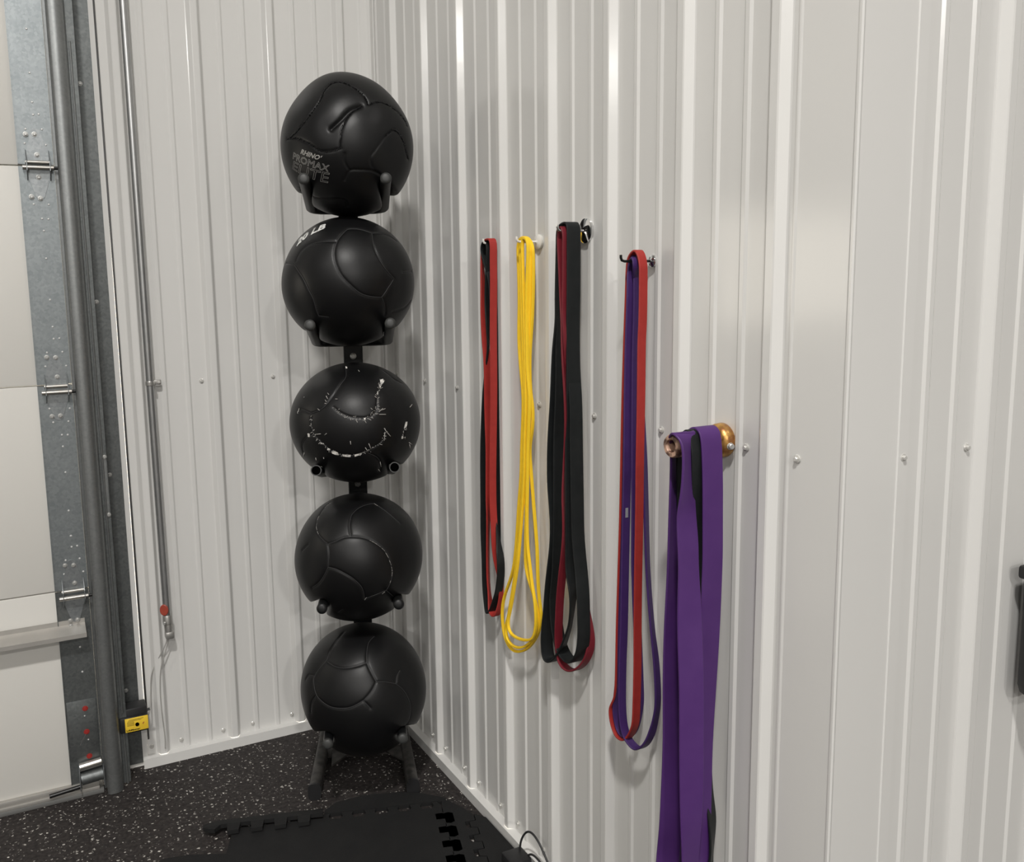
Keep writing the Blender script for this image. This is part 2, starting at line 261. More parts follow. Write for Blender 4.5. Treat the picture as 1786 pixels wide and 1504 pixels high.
PATCH=[[[0.178,-0.634,0.752],[0.238,-0.603,0.761],[0.238,-0.648,0.724],[0.202,-0.69,0.696],[0.159,-0.725,0.67],[0.138,-0.753,0.643],[0.116,-0.753,0.648],[0.139,-0.714,0.686],[0.166,-0.693,0.702]],[[-0.628,-0.713,-0.312],[-0.596,-0.744,-0.302],[-0.552,-0.765,-0.332],[-0.542,-0.751,-0.378],[-0.584,-0.724,-0.367],[-0.621,-0.703,-0.346]],[[-0.495,-0.791,-0.36],[-0.439,-0.823,-0.361],[-0.387,-0.843,-0.374],[-0.389,-0.826,-0.409],[-0.447,-0.798,-0.404],[-0.489,-0.778,-0.395]],[[-0.339,-0.865,-0.369],[-0.29,-0.889,-0.355],[-0.243,-0.906,-0.347],[-0.245,-0.896,-0.371],[-0.293,-0.874,-0.389],[-0.331,-0.853,-0.404]],[[-0.896,-0.443,-0.043],[-0.879,-0.476,-0.04],[-0.877,-0.471,-0.096],[-0.893,-0.438,-0.1]],[[-0.684,-0.679,-0.264],[-0.65,-0.71,-0.271],[-0.654,-0.694,-0.301],[-0.679,-0.672,-0.296]],[[0.46,-0.885,0.075],[0.497,-0.864,0.077],[0.476,-0.879,0.008],[0.431,-0.902,-0.024],[0.441,-0.897,0.03]],[[0.386,-0.912,-0.138],[0.413,-0.9,-0.14],[0.404,-0.896,-0.183],[0.381,-0.906,-0.184]],[[-0.193,-0.187,0.963],[-0.18,-0.22,0.959],[-0.196,-0.274,0.941],[-0.211,-0.245,0.946]],[[-0.762,-0.624,-0.171],[-0.727,-0.659,-0.192],[-0.728,-0.653,-0.209],[-0.759,-0.624,-0.185]],[[-0.212,-0.953,0.216],[-0.182,-0.959,0.219],[-0.191,-0.964,0.185],[-0.21,-0.959,0.19]],[[0.064,-0.804,0.591],[0.082,-0.809,0.582],[0.061,-0.84,0.539],[0.045,-0.835,0.548]]]
HAIR=[[[-0.599,-0.542,0.589],[-0.587,-0.59,0.554]],[[-0.628,-0.555,0.546],[-0.615,-0.615,0.494]],[[-0.653,-0.579,0.488],[-0.638,-0.622,0.453]],[[-0.669,-0.601,0.437],[-0.646,-0.631,0.429]],[[-0.533,-0.68,0.504],[-0.504,-0.712,0.49]],[[-0.316,-0.931,0.184],[-0.304,-0.942,0.145]],[[-0.208,-0.96,0.186],[-0.188,-0.973,0.131]],[[-0.392,-0.894,0.217],[-0.385,-0.905,0.183]],[[-0.465,-0.852,0.241],[-0.455,-0.864,0.218]],[[-0.094,-0.932,0.351],[-0.08,-0.943,0.323]],[[-0.151,-0.969,0.197],[-0.118,-0.979,0.169]],[[0.014,-0.959,0.283],[0.076,-0.941,0.33]],[[0.017,-0.968,0.249],[0.109,-0.966,0.235]],[[0.017,-0.955,0.298],[0.114,-0.94,0.322]],[[0.002,-0.853,0.522],[0.013,-0.872,0.489]],[[0.105,-0.994,-0.019],[0.162,-0.981,-0.105]],[[0.075,-0.997,0.031],[0.105,-0.994,-0.035]],[[0.089,-0.995,-0.033],[0.067,-0.984,-0.167]],[[-0.156,-0.969,-0.193],[-0.122,-0.953,-0.278]],[[-0.202,-0.946,-0.255],[-0.162,-0.935,-0.316]],[[-0.407,-0.903,-0.139],[-0.398,-0.898,-0.188]],[[-0.718,-0.695,-0.046],[-0.686,-0.727,-0.013]],[[-0.824,-0.565,-0.048],[-0.75,-0.661,-0.025]],[[-0.852,-0.476,0.218],[-0.831,-0.504,0.235]],[[-0.759,-0.548,0.352],[-0.734,-0.597,0.325]],[[-0.947,-0.157,0.28],[-0.944,-0.218,0.247]],[[-0.928,-0.176,0.328],[-0.936,-0.225,0.271]],[[0.587,-0.757,0.288],[0.622,-0.714,0.321]],[[-0.842,-0.187,0.506],[-0.843,-0.214,0.493]],[[-0.071,-0.404,0.912],[-0.085,-0.483,0.871]],[[0.445,-0.873,-0.199],[0.422,-0.894,-0.153]],[[0.056,-0.845,-0.531],[0.084,-0.788,-0.61]],[[0.059,-0.746,-0.663],[0.096,-0.709,-0.699]],[[-0.895,-0.213,-0.393],[-0.869,-0.148,-0.472]],[[-0.784,-0.431,-0.447],[-0.764,-0.439,-0.472]],[[-0.706,-0.567,-0.424],[-0.694,-0.576,-0.432]],[[0.539,-0.795,-0.277],[0.594,-0.74,-0.316]],[[0.556,-0.772,-0.307],[0.559,-0.742,-0.37]]]
THREAD4=[[[-0.414,0.036,0.909],[-0.469,0.014,0.883],[-0.52,0.003,0.854]],[[-0.646,-0.095,0.757],[-0.674,-0.121,0.729],[-0.7,-0.16,0.696]],[[-0.713,-0.19,0.675],[-0.739,-0.238,0.631],[-0.747,-0.288,0.599]],[[-0.75,-0.313,0.583],[-0.749,-0.367,0.552]],[[-0.135,-0.855,0.5],[-0.085,-0.879,0.47],[-0.034,-0.9,0.434],[0.024,-0.923,0.383]],[[0.043,-0.93,0.364],[0.082,-0.944,0.318]],[[0.093,-0.953,0.29],[0.13,-0.968,0.215]],[[0.141,-0.975,0.171],[0.163,-0.982,0.096]],[[0.168,-0.984,0.066],[0.177,-0.984,-0.024],[0.168,-0.983,-0.075]],[[0.156,-0.37,0.916],[0.192,-0.435,0.88]],[[0.024,-0.938,-0.345],[0.068,-0.945,-0.321]],[[-0.237,-0.879,-0.414],[-0.214,-0.902,-0.374]],[[0.153,-0.977,-0.148],[0.143,-0.972,-0.184]]]
LET1={"RHINO":[[-0.872,-0.451,-0.191],[-0.653,-0.694,-0.305],[-0.867,-0.481,-0.126],[-0.636,-0.732,-0.246]],"PROMAX":[[-0.932,-0.273,-0.238],[-0.541,-0.713,-0.446],[-0.938,-0.31,-0.152],[-0.546,-0.753,-0.367]],"ELITE":[[-0.915,-0.181,-0.361],[-0.512,-0.629,-0.585],[-0.931,-0.256,-0.26],[-0.532,-0.708,-0.464]]}
LET2=[[-0.828,-0.13,0.546],[-0.457,-0.415,0.786],[-0.775,0.004,0.632],[-0.41,-0.277,0.869]]
